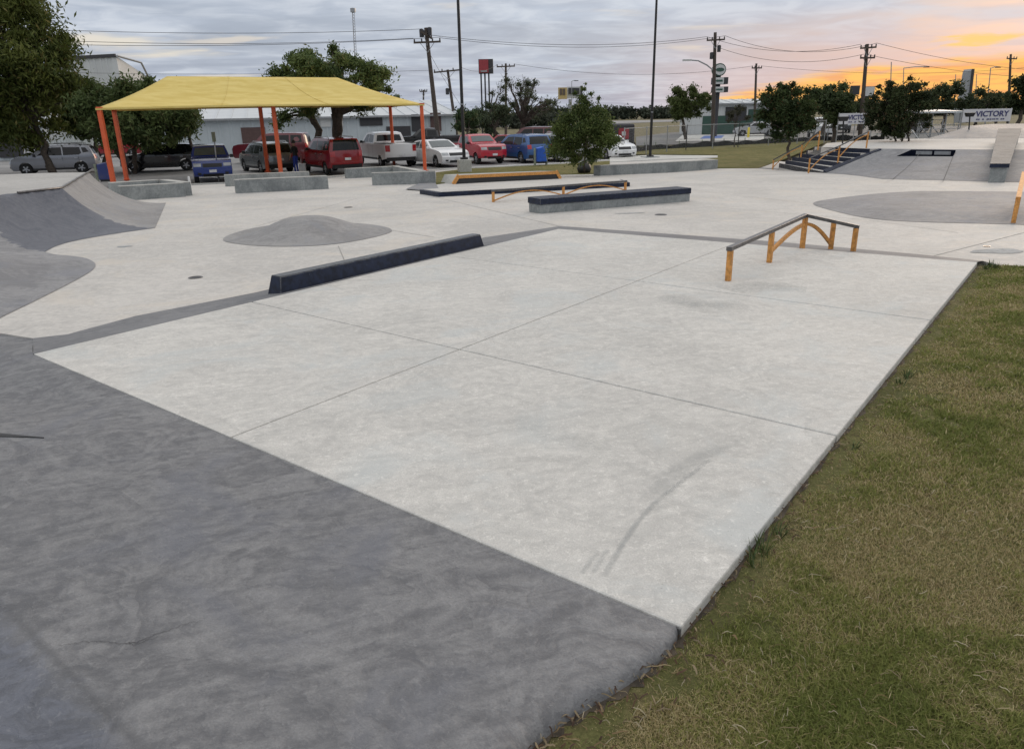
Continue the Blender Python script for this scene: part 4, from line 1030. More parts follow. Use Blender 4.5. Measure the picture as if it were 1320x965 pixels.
    mb.build('body', pm, t, local=True, sm=32)
    # underside, arches in the dark
    MB().box((0, 0, zb + .06), (L * .9, W * .86, .1)).build('underbody', 'darkplastic', t, local=True)
    def patch(nm, mat, za, zc, s0, s1, end, off=.012, nn=6, parent=t):
        # a piece lying on the front (end=1) or rear (end=-1) surface
        side = [(x, z) for x, z in out if (x > 0) == (end > 0) and z < H * .985]; side.sort(key=lambda q: q[1])
        zs = [z for _, z in side]; xs = [x for x, _ in side]
        if end > 0: ext = [(x, z) for x, z in side if x > .38 * L]
        else: ext = [(x, z) for x, z in side if x < -.40 * L]
        ext.sort(key=lambda q: q[1]); line = []
        for k in range(5):
            z = za + (zc - za) * k / 4; line.append((float(np.interp(z, [q[1] for q in ext], [q[0] for q in ext])), z))
        if end > 0: line = line[::-1]
        mb = MB(); skin(mb, nline(line), None, s0, s1, off * 1.0, nn); return mb.build(nm, mat, parent, local=True, sm=40)
    def glassp(nm, seg, s, off=.012, mat=None):
        (xa, za), (xb, zb_) = seg; line = [((xa + (xb - xa) * k / 5) * L, (za + (zb_ - za) * k / 5) * H) for k in range(6)]
        if xa < 0:                                   # follow the bowed tail
            ex = sorted([(z, x) for x, z in out if min(xa, xb) * L - .09 * L < x < max(xa, xb) * L + .07 * L and z > .5 * H and x < 0]); line = [(float(np.interp(z, [q[0] for q in ex], [q[1] for q in ex])), z) for _, z in line]
        mb = MB(); skin(mb, nline(line), None, -s, s, off, 8); return mb.build(nm, mat or glass, t, local=True, sm=50)
    glassp('windshield', pr['wind'], .86)
    rg = pr['rear']; glassp('rear_window', rg, .82, mat=rearglass or glass)
    for s in (-1, 1):
        for k, wnd in enumerate(pr['side']):
            if canopy == 'novan' and k > 1: continue
            p3 = [mp_(x * L, z * H, s) + Vector((0, s * .008, 0)) for x, z in wnd]; f = tuple(range(len(p3)))
            MB().add(p3 + [p - Vector((0, s * .03, 0)) for p in p3], [f]).build('side_window', glass, t, local=True)
        a_ = mp_(pr['wind'][1][0] * L * .86, belt + .07, s); MB().box(a_ + Vector((0, s * .09, .03)), (.12, .2, .15), taper=.8).build('wing_mirror', 'darkplastic' if trim else pm, t, local=True, bevel=.02)
        if trim: MB().box((sum(wxs) / 2, s * (W / 2 * .965), zb + .05), (wxs[1] - wxs[0] - 2 * ar, .05, .12)).build('sill_trim', 'darkplastic', t, local=True)
        for k, dx_ in enumerate((pr['side'][0][2][0] - .0, pr['side'][min(1, len(pr['side']) - 1)][2][0] + .01)):
            q = [mp_(dx_ * L + e_, z, s) + Vector((0, s * .004, 0)) for e_, z in ((-.008, zb + .12), (.008, zb + .12), (.008, belt), (-.008, belt))]
            MB().add(q, [(0, 1, 2, 3)]).build('door_seam', 'black', t, local=True)
            h_ = mp_(dx_ * L + .14, belt - .10, s); MB().box(h_ + Vector((0, s * .012, 0)), (.16, .03, .03)).build('door_handle', 'chrome' if k else 'chrome', t, local=True)
    # lamps, grille, bumpers, plates
    zf_ = out[-3][1]
    hz = .50 * H if kind != 'pickup' else .54 * H
    for s in (-1, 1):
        a, b = (.58, .97) if s > 0 else (-.97, -.58)
        patch('headlight', 'lamp', hz - .07, hz + .07, a, b, 1, .014, 4)
        a, b = (.72, .985) if s > 0 else (-.985, -.72)
        patch('tail_light', 'tail', (.50 if kind != 'pickup' else .46) * H, (.64 if kind != 'pickup' else .64) * H, a, b, -1, .014, 4)
        a, b = (.62, .80) if s > 0 else (-.80, -.62)
        patch('fog_lamp', 'darkplastic', .24 * H, .30 * H, a, b, 1, .014, 3)
    patch('grille', grille, hz - .10, hz + .06, -.50, .50, 1, .013)
    patch('lower_grille', 'darkplastic', .19 * H, .27 * H, -.52, .52, 1, .015)
    patch('rear_bumper', 'darkplastic' if trim else pm, .19 * H, .30 * H, -.93, .93, -1, .03, 8)
    if plate:
        patch('front_plate', 'plate', .30 * H, .30 * H + .12, -.19, .19, 1, .026, 2)
        patch('rear_plate', 'plate', .41 * H if kind != 'pickup' else .33 * H, (.41 if kind != 'pickup' else .33) * H + .12, -.19, .19, -1, .034, 2)
    if kind == 'pickup':                             # black panel over the closed load box, imitating its shaded inside
        MB().box((-.335 * L, 0, .685 * H + .012), (.31 * L, W * .80, .014)).build('dark_bed_panel', 'black', t, local=True)
        for s in (-1, 1): MB().box((-.335 * L, s * W * .455, .685 * H + .015), (.32 * L, .07, .03)).build('bed_rail', 'darkplastic', t, local=True)
    if rack:
        for s in (-1, 1): MB().tube([(-.36 * L, s * W * .36, H + .0), (-.33 * L, s * W * .36, H + .05), (.0, s * W * .36, H + .05), (.03 * L, s * W * .36, H)], .018, 6).build('roof_rail', 'chrome', t, local=True)
    for wx in wxs:                                   # wheels: tyre with a rim
        for s in (-1, 1):
            y = s * (W / 2 - .13); mb = MB(); hw = .11
            mb.lathe([(wr * .62, -hw), (wr * .93, -hw), (wr, -hw * .7), (wr, hw * .7), (wr * .93, hw), (wr * .62, hw), (wr * .62, -hw)], (wx, y, wr), 24, 'Y')
            tw = mb.build('wheel', 'rubber', t, local=True, sm=30)
            mb = MB(); mb.lathe([(0, -hw * .5), (wr * .64, -hw * .5), (wr * .64, hw * .9), (wr * .58, hw * .9), (wr * .56, hw * .55), (0, hw * .55)] if s > 0 else [(0, hw * .5), (wr * .64, hw * .5), (wr * .64, -hw * .9), (wr * .58, -hw * .9), (wr * .56, -hw * .55), (0, -hw * .55)], (wx, y, wr), 24, 'Y')
            mb.v = mb.v; rd = mb.build('rim', 'darkplastic', tw, local=True)
            mb = MB()
            for k in range(5):
                m_ = Matrix.Translation((wx, y + s * hw * .75, wr)) @ Matrix.Rotation(k * math.tau / 5 + .3, 4, 'Y'); mb.box(Vector((wr * .30, 0, 0)), (wr * .60, .03, wr * .2), mat=m_)
            mb.lathe([(0, -.02), (wr * .15, -.02), (wr * .15, .02), (0, .02)], (wx, y + s * hw * .75, wr), 10, 'Y')
            mb.build('spokes', 'chrome', tw, local=True)
    return t
LOT = lambda x, y: terr(x, y) - .125
def place(px, py, rel, Lc):
    """centre of a car whose nearest ground contact is seen at px, py; rel 0 = tail to us, 180 = nose to us, 90 = facing left"""
    g = G(px, py, LOT); az = math.atan2(g.x, g.y); head = R(90) - az + R(rel)     # yaw of +x axis
    dv = Vector((math.sin(az), math.cos(az), 0)); a = abs(math.cos(R(rel))) * Lc / 2 + abs(math.sin(R(rel))) * .9
    c = g + dv * a; c.z = LOT(c.x, c.y); return c, head
GC = 'vehicles in the car park'
def pk(kind, L, W, H, pt, px, py, rel, label, **k):
    c, h = place(px, py, rel, L); return car(kind, L, W, H, pt, c, h, label, group=k.pop('group', GC), **k)
pk('suv', 4.7, 1.84, 1.64, ((.27, .28, .31), .25, .4), 76, 225, 80, 'silver grey crossover parked side on behind the quarter pipe', rack=True)
pk('pickup', 5.6, 1.95, 1.85, ((.62, .63, .64), .25), 45, 206, 186, 'white pickup truck facing us between the trees at far left', cat='pickup truck', name='parked_pickup')
pk('suv', 4.6, 1.86, 1.55, ((.014, .015, .018), .15), 212, 221.5, 82, 'black sports crossover parked side on left of the small blue suv', glass='glass')
pk('boxy', 4.25, 1.80, 1.70, ((.016, .042, .22), .25), 276, 236.5, 181, 'bright blue small suv facing us under the left part of the canopy', glass='glassl')
pk('boxy', 5.2, 2.0, 1.92, ((.14, .018, .028), .25), 354, 211, 74, 'large maroon suv parked side on behind the grey crossover', rack=False)
pk('suv', 4.4, 1.82, 1.62, ((.20, .22, .23), .25, .4), 346, 224.5, 20, 'grey crossover with its tail toward us behind the middle orange columns', rack=True)
pk('boxy', 4.7, 1.88, 1.84, ((.27, .012, .018), .2), 428, 227, 22, 'dark red suv with its tail toward us left of the white pickup', rack=True)
pk('pickup', 5.9, 2.03, 1.96, ((.80, .81, .82), .25), 497, 217, 20, 'white pickup truck with its tailgate toward us right of the dark red suv', cat='pickup truck', name='parked_pickup')
pk('sedan', 5.0, 1.89, 1.48, ((.80, .81, .82), .2), 563, 217, 209, 'white sedan facing us beside the rightmost orange column', trim=False, glass='glassl')
pk('pickup', 5.0, 1.80, 1.70, ((.45, .02, .04), .25), 615, 213, 206, 'red pickup truck facing us just right of the tall black light pole', cat='pickup truck', name='parked_pickup', glass='glassl')
pk('suv', 4.6, 1.86, 1.66, ((.03, .10, .27), .25, .2), 672, 211.5, 32, 'blue crossover with its tail toward us left of the small round tree', glass='glass')
pk('suv', 4.6, 1.85, 1.68, ((.58, .59, .60), .25), 718, 210, 30, 'white crossover with its tail toward us, mostly hidden by the round tree', rack=True)
pk('sedan', 4.7, 1.82, 1.43, ((.80, .81, .82), .2), 783, 207, 208, 'white sedan whose nose shows right of the small round tree', trim=False)
pk('pickup', 5.6, 2.0, 1.9, ((.016, .017, .019), .25), 553, 199, 84, 'black pickup truck side on behind the white sedan', cat='pickup truck', name='parked_pickup')
pk('boxy', 4.9, 1.95, 1.85, ((.10, .016, .022), .3), 682, 197, 76, 'dark maroon suv side on far behind the blue crossover')
pk('sedan', 4.6, 1.8, 1.42, ((.30, .02, .03), .25), 645, 201, 95, 'red car glimpsed between the red pickup and the blue crossover')
pk('sedan', 4.6, 1.8, 1.42, ((.26, .015, .025), .25), 150, 203, 84, 'small red car far back seen between the two left orange columns')
GR = 'vehicles on the far side road'
pk('pickup', 5.6, 2.0, 1.9, ((.66, .67, .68), .25), 1058, 179, 190, 'white pickup truck facing us on the far road left of the dark round tree', cat='pickup truck', name='parked_pickup', group=GR)
pk('boxy', 4.8, 1.9, 1.8, ((.03, .033, .037), .25), 1082, 172, 186, 'dark suv just right of the distant white pickup', group=GR)
pk('suv', 4.7, 1.85, 1.7, ((.52, .53, .55), .25, .3), 1016, 170, 95, 'pale car far away half hidden by the dark round tree', group=GR)
pk('sedan', 4.7, 1.85, 1.5, ((.45, .46, .48), .25, .3), 973, 176, 100, 'silver car behind the yellow bollards on the far side road', group=GR)
pk('boxy', 5.0, 1.9, 1.7, ((.03, .03, .033), .3), 1163, 172, 95, 'dark car low behind the dark round tree at right', group=GR)
# ------------------------------------------------------------------ person by the cars
def person(loc, head, label):
    J = {'pel': (0, 0, .95), 'sp': (0, 0, 1.12), 'ch': (0, .01, 1.32), 'nk': (0, .02, 1.46), 'hb': (0, .03, 1.56), 'hd': (0, .035, 1.66),
         'sl': (-.19, .01, 1.40), 'el': (-.27, .03, 1.13), 'wl': (-.24, .15, .92), 'hl': (-.235, .18, .84), 'sr': (.19, .01, 1.40), 'er': (.28, .02, 1.14), 'wr': (.27, .14, .94), 'hr': (.265, .17, .86),
         'tl': (-.10, 0, .88), 'kl': (-.11, .02, .50), 'al': (-.12, -.02, .09), 'fl': (-.13, .14, .04), 'tr': (.10, 0, .88), 'kr': (.12, .03, .50), 'ar': (.13, .0, .09), 'fr': (.14, .16, .04)}
    rad = {'pel': (.155, .11), 'sp': (.14, .10), 'ch': (.165, .115), 'nk': (.06, .06), 'hb': (.072, .08), 'hd': (.082, .095), 'sl': (.065, .065), 'el': (.045, .045), 'wl': (.03, .03), 'hl': (.035, .022), 'sr': (.065, .065), 'er': (.045, .045), 'wr': (.03, .03), 'hr': (.035, .022),
           'tl': (.09, .09), 'kl': (.06, .06), 'al': (.04, .04), 'fl': (.04, .03), 'tr': (.09, .09), 'kr': (.06, .06), 'ar': (.04, .04), 'fr': (.04, .03)}
    E = [('pel', 'sp'), ('sp', 'ch'), ('ch', 'nk'), ('nk', 'hb'), ('hb', 'hd'), ('ch', 'sl'), ('sl', 'el'), ('el', 'wl'), ('wl', 'hl'), ('ch', 'sr'), ('sr', 'er'), ('er', 'wr'), ('wr', 'hr'), ('pel', 'tl'), ('tl', 'kl'), ('kl', 'al'), ('al', 'fl'), ('pel', 'tr'), ('tr', 'kr'), ('kr', 'ar'), ('ar', 'fr')]
    ks = list(J); me = bpy.data.meshes.new('person_skeleton'); me.from_pydata([J[k] for k in ks], [(ks.index(a), ks.index(b)) for a, b in E], [])
    tmp = bpy.data.objects.new('person_tmp', me); C.objects.link(tmp); tmp.modifiers.new('s', 'SKIN')
    for i, k in enumerate(ks): me.skin_vertices[0].data[i].radius = rad[k]; me.skin_vertices[0].data[i].use_root = (k == 'pel')
    sb = tmp.modifiers.new('d', 'SUBSURF'); sb.levels = sb.render_levels = 2
    dg = bpy.context.evaluated_depsgraph_get(); m2 = bpy.data.meshes.new_from_object(tmp.evaluated_get(dg)); bpy.data.objects.remove(tmp)
    t = root('person', loc, head, label, 'person'); m2.name = 'body'; m2.materials.clear()
    for m_ in ('skin', 'shirt', 'jeans', 'shoe'): m2.materials.append(M[m_])
    for p in m2.polygons:
        c_ = p.center; k = 0
        if c_.z < .10: k = 3
        elif c_.z < .97 and abs(c_.x) < .215: k = 2
        elif c_.z < 1.47 and not (c_.z < 1.12 and abs(c_.x) > .2): k = 1
        p.material_index = k
    m2.shade_smooth(); o = bpy.data.objects.new('body', m2); C.objects.link(o); o.parent = t
    mb = MB()
    for i in range(9):
        for k in range(14):
            th = math.pi * .62 * i / 8; ph = math.tau * k / 14; mb.v.append((.098 * math.sin(th) * math.cos(ph), .02 + .112 * math.sin(th) * math.sin(ph) - .012, 1.665 + .115 * math.cos(th)))
    for i in range(8):
        for k in range(14): mb.f.append((i * 14 + k, i * 14 + (k + 1) % 14, (i + 1) * 14 + (k + 1) % 14, (i + 1) * 14 + k)); mb.mi.append(0)
    mb.build('hair', 'hair', t, local=True, sm=60)
    for s in (-1, 1):
        MB().box((s * .03, .118, 1.665), (.022, .012, .01)).build('eye', 'hair', t, local=True)
        for k in range(5):
            hx = s * .25; a = Vector((hx + (k - 2) * .013 * s, .185, .845)) if k < 4 else Vector((hx - s * .03, .17, .875))
            MB().tube([a, a + Vector((0, .02, -.04)), a + Vector((0, .015, -.075))] if k < 4 else [a, a + Vector((-s * .01, .03, -.03))], .008, 6).build('finger', 'skin', t, local=True)
    MB().tube([(0, .115, 1.66), (0, .145, 1.63)], .011, 6).build('nose', 'skin', t, local=True)
    MB().box((0, .118, 1.60), (.04, .01, .01)).build('mouth', 'shirt', t, local=True)
    return t
g = G(383, 225.5, LOT); g.z = LOT(g.x, g.y); g = P(383, 225.5, g.y); g.z = LOT(g.x, g.y)
person(g, R(70), 'person in a black top and blue trousers standing between the parked cars')
p = G(391, 224.5, LOT); p.z = LOT(p.x, p.y)
t = root('white_box', p, R(10), 'small white box on the asphalt by the standing person', 'box'); MB().box((0, 0, .26), (.35, .35, .5), taper=.92).build('body', 'signwhite', t, local=True, bevel=.02); MB().box((0, 0, .53), (.37, .37, .04)).build('lid', 'plate', t, local=True)
#@@P5
# ------------------------------------------------------------------ trees
def limb(mb, a, b, r0, r1, wob, n=6, rnd=random):
    pts = []
    for i in range(n + 1):
        u = i / n; p = a.lerp(b, u); k = wob * math.sin(math.pi * u); pts.append(p + Vector((rnd.uniform(-k, k), rnd.uniform(-k, k), rnd.uniform(-k, k) * .4)))
    mb.tube(pts, [r0 + (r1 - r0) * (i / n) for i in range(n + 1)], 7); return pts
def leaves(clumps, n, size, cA, cB, tip, drop, seed, flat=.8):
    g = np.random.default_rng(seed); cl = np.array([(c.x, c.y, c.z, r_) for c, r_ in clumps]); wt = cl[:, 3] ** 2; idx = g.choice(len(cl), n, p=wt / wt.sum())
    dv = g.normal(size=(n, 3)); dv /= np.linalg.norm(dv, axis=1)[:, None]; rr = np.minimum(np.abs(g.normal(0, .52, n)) + .12 * g.random(n), 1.5)
    c = cl[idx, :3] + dv * (rr * cl[idx, 3])[:, None] * np.array([1, 1, flat])
    sz = size * g.uniform(.6, 1.5, n); a = g.normal(size=(n, 3)); a[:, 2] -= drop * 1.5; a /= np.linalg.norm(a, axis=1)[:, None]
    b = np.cross(a, g.normal(size=(n, 3))); b /= np.linalg.norm(b, axis=1)[:, None] + 1e-9
    V = np.empty((n, 4, 3)); L_, W_ = sz[:, None] * (1.0 + drop), sz[:, None] * .42
    V[:, 0] = c - a * L_; V[:, 1] = c + b * W_; V[:, 2] = c + a * L_; V[:, 3] = c - b * W_
    ck = g.random(len(cl))[idx] * .55 + g.random(n) * .45
    col = np.array(cA)[None] * (1 - ck[:, None]) + np.array(cB)[None] * ck[:, None]
    out_ = np.clip((rr - .5) * .8, 0, .5)[:, None]; tp = g.random(n) < .06; col[tp] = np.array(tip)
    col = np.repeat(np.c_[col, np.ones(n)], 4, axis=0)
    return V.reshape(-1, 3), np.arange(n * 4).reshape(-1, 4), col
def tree(name, base, crown, rads, label, n=12000, leaf=.07, trunk=.16, K=40, cA=(0.029, 0.046, 0.016), cB=(0.078, 0.104, 0.034), tip=(.12, .12, .05), drop=.2, seed=1, group=None, stems=1, clump=.32, hollow=.35, lowcut=-1.0, cat='tree', bare=0.0, twigs=0, top=False, extra=None):
    rnd = random.Random(seed); t = root(name, base, 0, label, cat, group); clumps = []; rx, ry, rz = rads; tries = 0
    while len(clumps) < K and tries < 4000:
        tries += 1; v = Vector((rnd.gauss(0, 1), rnd.gauss(0, 1), rnd.gauss(0, 1))).normalized() * (hollow + (1 - hollow) * rnd.random() ** .5)
        if v.z < lowcut: continue
        wz = 1 - (.55 * max(0, v.z) if top else 0); c = crown + Vector((v.x * rx * wz, v.y * ry * wz, v.z * rz))
        clumps.append((c, min(rx, rz) * clump * rnd.uniform(.6, 1.35)))
    if extra: clumps += [(crown + Vector((x * rx, y * ry, z * rz)), r_ * min(rx, rz)) for x, y, z, r_ in extra]
    mb = MB(); fork = base.lerp(crown, .0); fz = base.z + (crown.z - rz * .55 - base.z) * .9; fz = max(fz, base.z + .25 * (crown.z - base.z)); starts = []
    for s in range(stems):
        o = Vector((rnd.uniform(-1, 1), rnd.uniform(-.5, .5), 0)) * (.0 if stems == 1 else trunk * 1.4)
        e = Vector((base.x + (o.x * 5 if stems > 1 else rnd.uniform(-.1, .1)) + (crown.x - base.x) * .35, base.y + o.y * 2 + (crown.y - base.y) * .35, fz))
        limb(mb, base + o - Vector((0, 0, .15)), e, trunk * (1 if stems == 1 else .7), trunk * .6, .06 * (fz - base.z), 7, rnd); starts.append(e)
    mb.build('trunk', 'bark', t, sm=60)
    mb = MB()
    for i, (c, r_) in enumerate(clumps):
        if i % 2 and not bare and i < K: continue
        s = min(starts, key=lambda q: (q - c).length); m_ = s.lerp(c, .5) + Vector((0, 0, .12 * (c - s).length))
        limb(mb, s, m_, trunk * .42, trunk * .2, .10 * (m_ - s).length, 3, rnd); limb(mb, m_, c, trunk * .2, trunk * .05, .12 * (c - m_).length, 3, rnd)
        for _ in range(twigs):
            e = c + Vector((rnd.gauss(0, 1), rnd.gauss(0, 1), abs(rnd.gauss(0, 1)) * .8)).normalized() * r_ * rnd.uniform(.8, 1.7); limb(mb, m_.lerp(c, rnd.random()), e, trunk * .07, trunk * .025, .1 * r_, 3, rnd)
    mb.build('limbs', 'bark', t, sm=60)
    V, Fq, col = leaves(clumps, n, leaf, cA, cB, tip, drop, seed); V = V - np.array(base[:])
    o = npmesh('crown', V, Fq, 'leaf', col, t); return t
def tpx(px, py_base, pyc, rxp, rzp, Y, zb=None):
    """tree measured in photo pixels at forward distance Y -> base, crown centre, radii"""
    c = P(px, pyc, Y); k = Y / F * 1.02; b = Vector((c.x, c.y, 0)); b.z = terr(b.x, b.y) - .12 if zb is None else zb
    return b, c, (rxp * k, rxp * k * .9, rzp * k)
GRN = dict(cA=(0.023, 0.044, 0.016), cB=(0.072, 0.111, 0.036))
# big trees at the left edge
b, c, r_ = tpx(-14, 0, 90, 92, 96, 45); b.x = P(62, 190, 45).x
tree('spreading_tree', b, c, r_, 'huge dense dark tree filling the left edge above the white pickup', n=100000, leaf=.10, trunk=.26, K=150, cA=(0.034, 0.055, 0.013), cB=(0.137, 0.156, 0.036), tip=(.17, .15, .05), drop=.5, seed=3, stems=2, clump=.25, hollow=.2, lowcut=-.85, extra=[(.45, -.2, .55, .2), (.75, -.1, .15, .22), (.9, .1, -.35, .18), (-.1, 0, 1.0, .3), (.2, 0, .85, .2), (-.3, -.3, .9, .3), (.35, .1, .72, .2), (1.0, .0, -.1, .14)])
b, c, r_ = tpx(176, 0, 148, 68, 42, 44); b.x = P(165, 190, 44).x
tree('leafy_tree', b, c, r_, 'wide mid green tree between the dark left tree and the canopy', n=60000, leaf=.09, trunk=.2, K=100, cA=(0.039, 0.065, 0.023), cB=(0.124, 0.163, 0.055), drop=.3, seed=5, stems=3, clump=.30, hollow=.2, lowcut=-.9, extra=[(.95, 0, .0, .3), (.9, .1, -.35, .25), (.55, 0, .6, .2)])
b, c, r_ = tpx(112, 0, 146, 36, 40, 50); b.x = P(120, 190, 50).x
tree('leafy_tree', b, c, r_, 'green tree filling the gap just right of the huge left edge tree', n=26000, leaf=.10, trunk=.18, K=50, cA=(.036, .060, .020), cB=(.120, .155, .045), drop=.35, seed=4, stems=2, clump=.30, hollow=.2)
b, c, r_ = tpx(228, 0, 150, 18, 26, 45); b.x = P(252, 190, 45).x
tree('slim_tree', b, c, r_, 'slim leaning tree just behind the canopy left end', n=6000, leaf=.10, trunk=.13, K=20, cA=(0.039, 0.065, 0.023), cB=(0.124, 0.163, 0.055), drop=.3, seed=6, clump=.42)
b, c, r_ = tpx(427, 0, 112, 70, 42, 46); b.x = P(430, 180, 46).x
tree('live_oak', b, c, r_, 'broad green oak with several trunks rising behind the yellow canopy', n=58000, leaf=.085, trunk=.34, K=85, cA=(0.049, 0.083, 0.029), cB=(0.163, 0.208, 0.072), tip=(.18, .18, .08), drop=.1, seed=8, stems=3, clump=.25, hollow=.3, lowcut=-.7, extra=[(1.08, 0, -.35, .16), (.95, 0, -.1, .15), (-.85, 0, -.75, .28), (-1.0, .1, -1.0, .2), (.1, 0, 1.0, .18), (-.3, 0, .85, .2)])
b, c, r_ = tpx(668, 0, 137, 50, 30, 62); b.x = P(662, 170, 62).x
tree('sparse_tree', b, c, r_, 'sparse half bare tree with twisting branches beside the red sign posts', n=6500, leaf=.075, trunk=.3, K=44, cA=(0.044, 0.060, 0.036), cB=(0.111, 0.124, 0.072), drop=0, seed=11, stems=2, clump=.20, hollow=.35, lowcut=-.5, bare=1, twigs=5)
b, c, r_ = tpx(636, 0, 152, 26, 16, 60)
tree('leafy_tree', b, c, r_, 'low grey green tree under the red sign', n=8000, leaf=.09, trunk=.15, K=22, cA=(0.044, 0.062, 0.039), cB=(0.098, 0.124, 0.065), seed=12, clump=.4)
b, c, r_ = tpx(603, 0, 156, 14, 17, 55)
tree('dark_shrub_tree', b, c, r_, 'small dark bushy tree behind the left light pole', n=5000, leaf=.09, trunk=.1, K=16, seed=13, clump=.45, cA=(0.026, 0.047, 0.023), cB=(0.065, 0.104, 0.042))
b, c, r_ = tpx(752, 0, 168, 43, 37, 32.5); b = zat(G(753, 224))
tree('round_lawn_tree', b, c, r_, 'small round bushy tree on the grass strip in front of the cars', n=40000, leaf=.05, trunk=.055, K=70, cA=(0.034, 0.057, 0.018), cB=(0.130, 0.169, 0.044), tip=(.17, .18, .07), drop=.1, seed=15, clump=.27, hollow=.15, top=True, extra=[(-.05, 0, 1.0, .16), (.0, 0, 1.25, .12), (-.25, 0, 1.12, .1), (.2, 0, 1.1, .1), (.42, 0, .95, .09), (.05, 0, 1.4, .06)])
b, c, r_ = tpx(1015, 0, 144, 32, 32, 38.5); b = Vector((P(1019, 190, 38.5).x, 38.5, -1.1))
tree('dark_lawn_tree', b, c, r_, 'very dark dense tree on the grass left of the stairs', n=34000, leaf=.065, trunk=.09, K=65, cA=(0.018, 0.034, 0.013), cB=(0.072, 0.101, 0.033), tip=(.08, .05, .02), drop=.1, seed=17, clump=.27, hollow=.15, extra=[(-.75, 0, .8, .15), (-.4, 0, .95, .12), (.1, 0, .95, .14), (-.9, 0, -.5, .2)])
b, c, r_ = tpx(1163, 0, 140, 42, 33, 37); b = Vector((P(1163, 182, 37).x, 37, -1.0))
tree('dark_round_tree', b, c, r_, 'dark spiky crowned tree against the orange sky right of the white pickup', n=36000, leaf=.060, trunk=.075, K=100, cA=(0.016, 0.026, 0.012), cB=(0.058, 0.075, 0.026), tip=(.09, .06, .03), drop=.1, seed=19, clump=.22, hollow=.25, stems=3, twigs=1, extra=[(-.5, 0, .9, .12), (-.75, 0, .75, .1), (.1, 0, 1.0, .12), (.55, 0, .8, .1), (.2, 0, -.75, .2), (-.4, 0, -.7, .18)])
b, c, r_ = tpx(888, 0, 134, 28, 19, 78); 
tree('leafy_tree', b, c, r_, 'round green tree left of the oval sign post', n=22000, leaf=.10, trunk=.2, K=50, cA=(0.042, 0.062, 0.018), cB=(0.111, 0.143, 0.042), seed=21, clump=.32, stems=2, hollow=.2)
b, c, r_ = tpx(1068, 0, 127, 26, 17, 70)
tree('leafy_tree', b, c, r_, 'tall dark green tree behind the distant white pickup', n=13000, leaf=.12, trunk=.25, K=34, cA=(0.029, 0.047, 0.019), cB=(0.081, 0.111, 0.043), seed=23, clump=.36, hollow=.2)
b, c, r_ = tpx(1080, 0, 137, 19, 20, 66)
tree('leafy_tree', b, c, r_, 'dark tree beside the leaning power pole at right', n=10000, leaf=.12, trunk=.22, K=28, cA=(0.026, 0.043, 0.018), cB=(0.072, 0.098, 0.036), seed=24, clump=.4, hollow=.2)
b, c, r_ = tpx(950, 0, 150, 14, 14, 58)
tree('thin_shrub', b, c, r_, 'thin leafless shrub in front of the low white shop building', n=1500, leaf=.06, trunk=.05, K=18, cA=(0.039, 0.042, 0.029), cB=(0.078, 0.075, 0.052), seed=26, clump=.3, bare=1, twigs=3, cat='shrub')
b, c, r_ = tpx(1322, 0, 122, 20, 24, 64)
tree('leafy_tree', b, c, r_, 'dark tree cut off by the right edge of the view', n=11000, leaf=.12, trunk=.22, K=30, cA=(0.016, 0.026, 0.012), cB=(0.044, 0.060, 0.023), seed=27, clump=.36, hollow=.2)
k = 0
for (px, pyc, rx_, rz_, lb) in ((1222, 126, 26, 16, 'dark rounded tree left of the grey tower in the far treeline'), (1262, 132, 24, 14, 'low dark tree below the grey tower in the far treeline'), (1200, 134, 18, 12, 'small dark tree behind the right side bleachers'), (1288, 134, 20, 14, 'dark tree behind the right banner'), (1110, 140, 20, 10, 'low dark tree under the distant billboards')):
    b, c, r_ = tpx(px, 0, pyc, rx_, rz_, 84 + 3 * k); k += 1
    tree('far_tree', b, c, r_, lb, n=6500, leaf=.15, trunk=.2, K=24, cA=(0.026, 0.039, 0.021), cB=(0.072, 0.091, 0.039), seed=30 + k, clump=.42, hollow=.2, group='trees along the far road')
# bushes and hedges in the distance that read as one mass
def mass(name, px0, px1, py, hp, Y, label, n, seed, cA=(0.026, 0.036, 0.023), cB=(0.058, 0.072, 0.042), leaf=.28, zlow=-1.1):
    rnd = random.Random(seed); cl = []; a, b = P(px0, py, Y), P(px1, py, Y); m_ = max(12, int(abs(px1 - px0) / 4))
    for i in range(m_):
        c = a.lerp(b, (i + rnd.random()) / m_); h = hp * Y / F * rnd.uniform(.5, 1.15); c.y += rnd.uniform(-4, 4)
        z = c.z
        cl.append((Vector((c.x, c.y, z)), h)); cl.append((Vector((c.x, c.y - 1, z - h * .9)), h))
    V, Fq, col = leaves(cl, n, leaf, cA, cB, (.06, .06, .04), 0, seed); V[:, 2] = np.maximum(V[:, 2], zlow)
    o = npmesh(name, V, Fq, 'leaf', col); tag(o, label, 'treeline', None, 'stuff'); return o
mass('far_treeline', 690, 1000, 143, 6.5, 260, 'far grey green treeline along the horizon behind the field', 26000, 41, cA=(0.039, 0.052, 0.039), cB=(0.072, 0.085, 0.058), leaf=.55)
mass('far_treeline', 1000, 1420, 136, 8, 200, 'dark treeline on the horizon at right', 24000, 42, leaf=.5)
mass('far_treeline', 560, 740, 152, 8, 150, 'low grey green bushes behind the car park', 15000, 43, cA=(0.036, 0.047, 0.034), cB=(0.072, 0.081, 0.055), leaf=.35)
mass('far_treeline', -200, 260, 160, 11, 110, 'low bushes behind the cars at the far left', 15000, 44, leaf=.3)
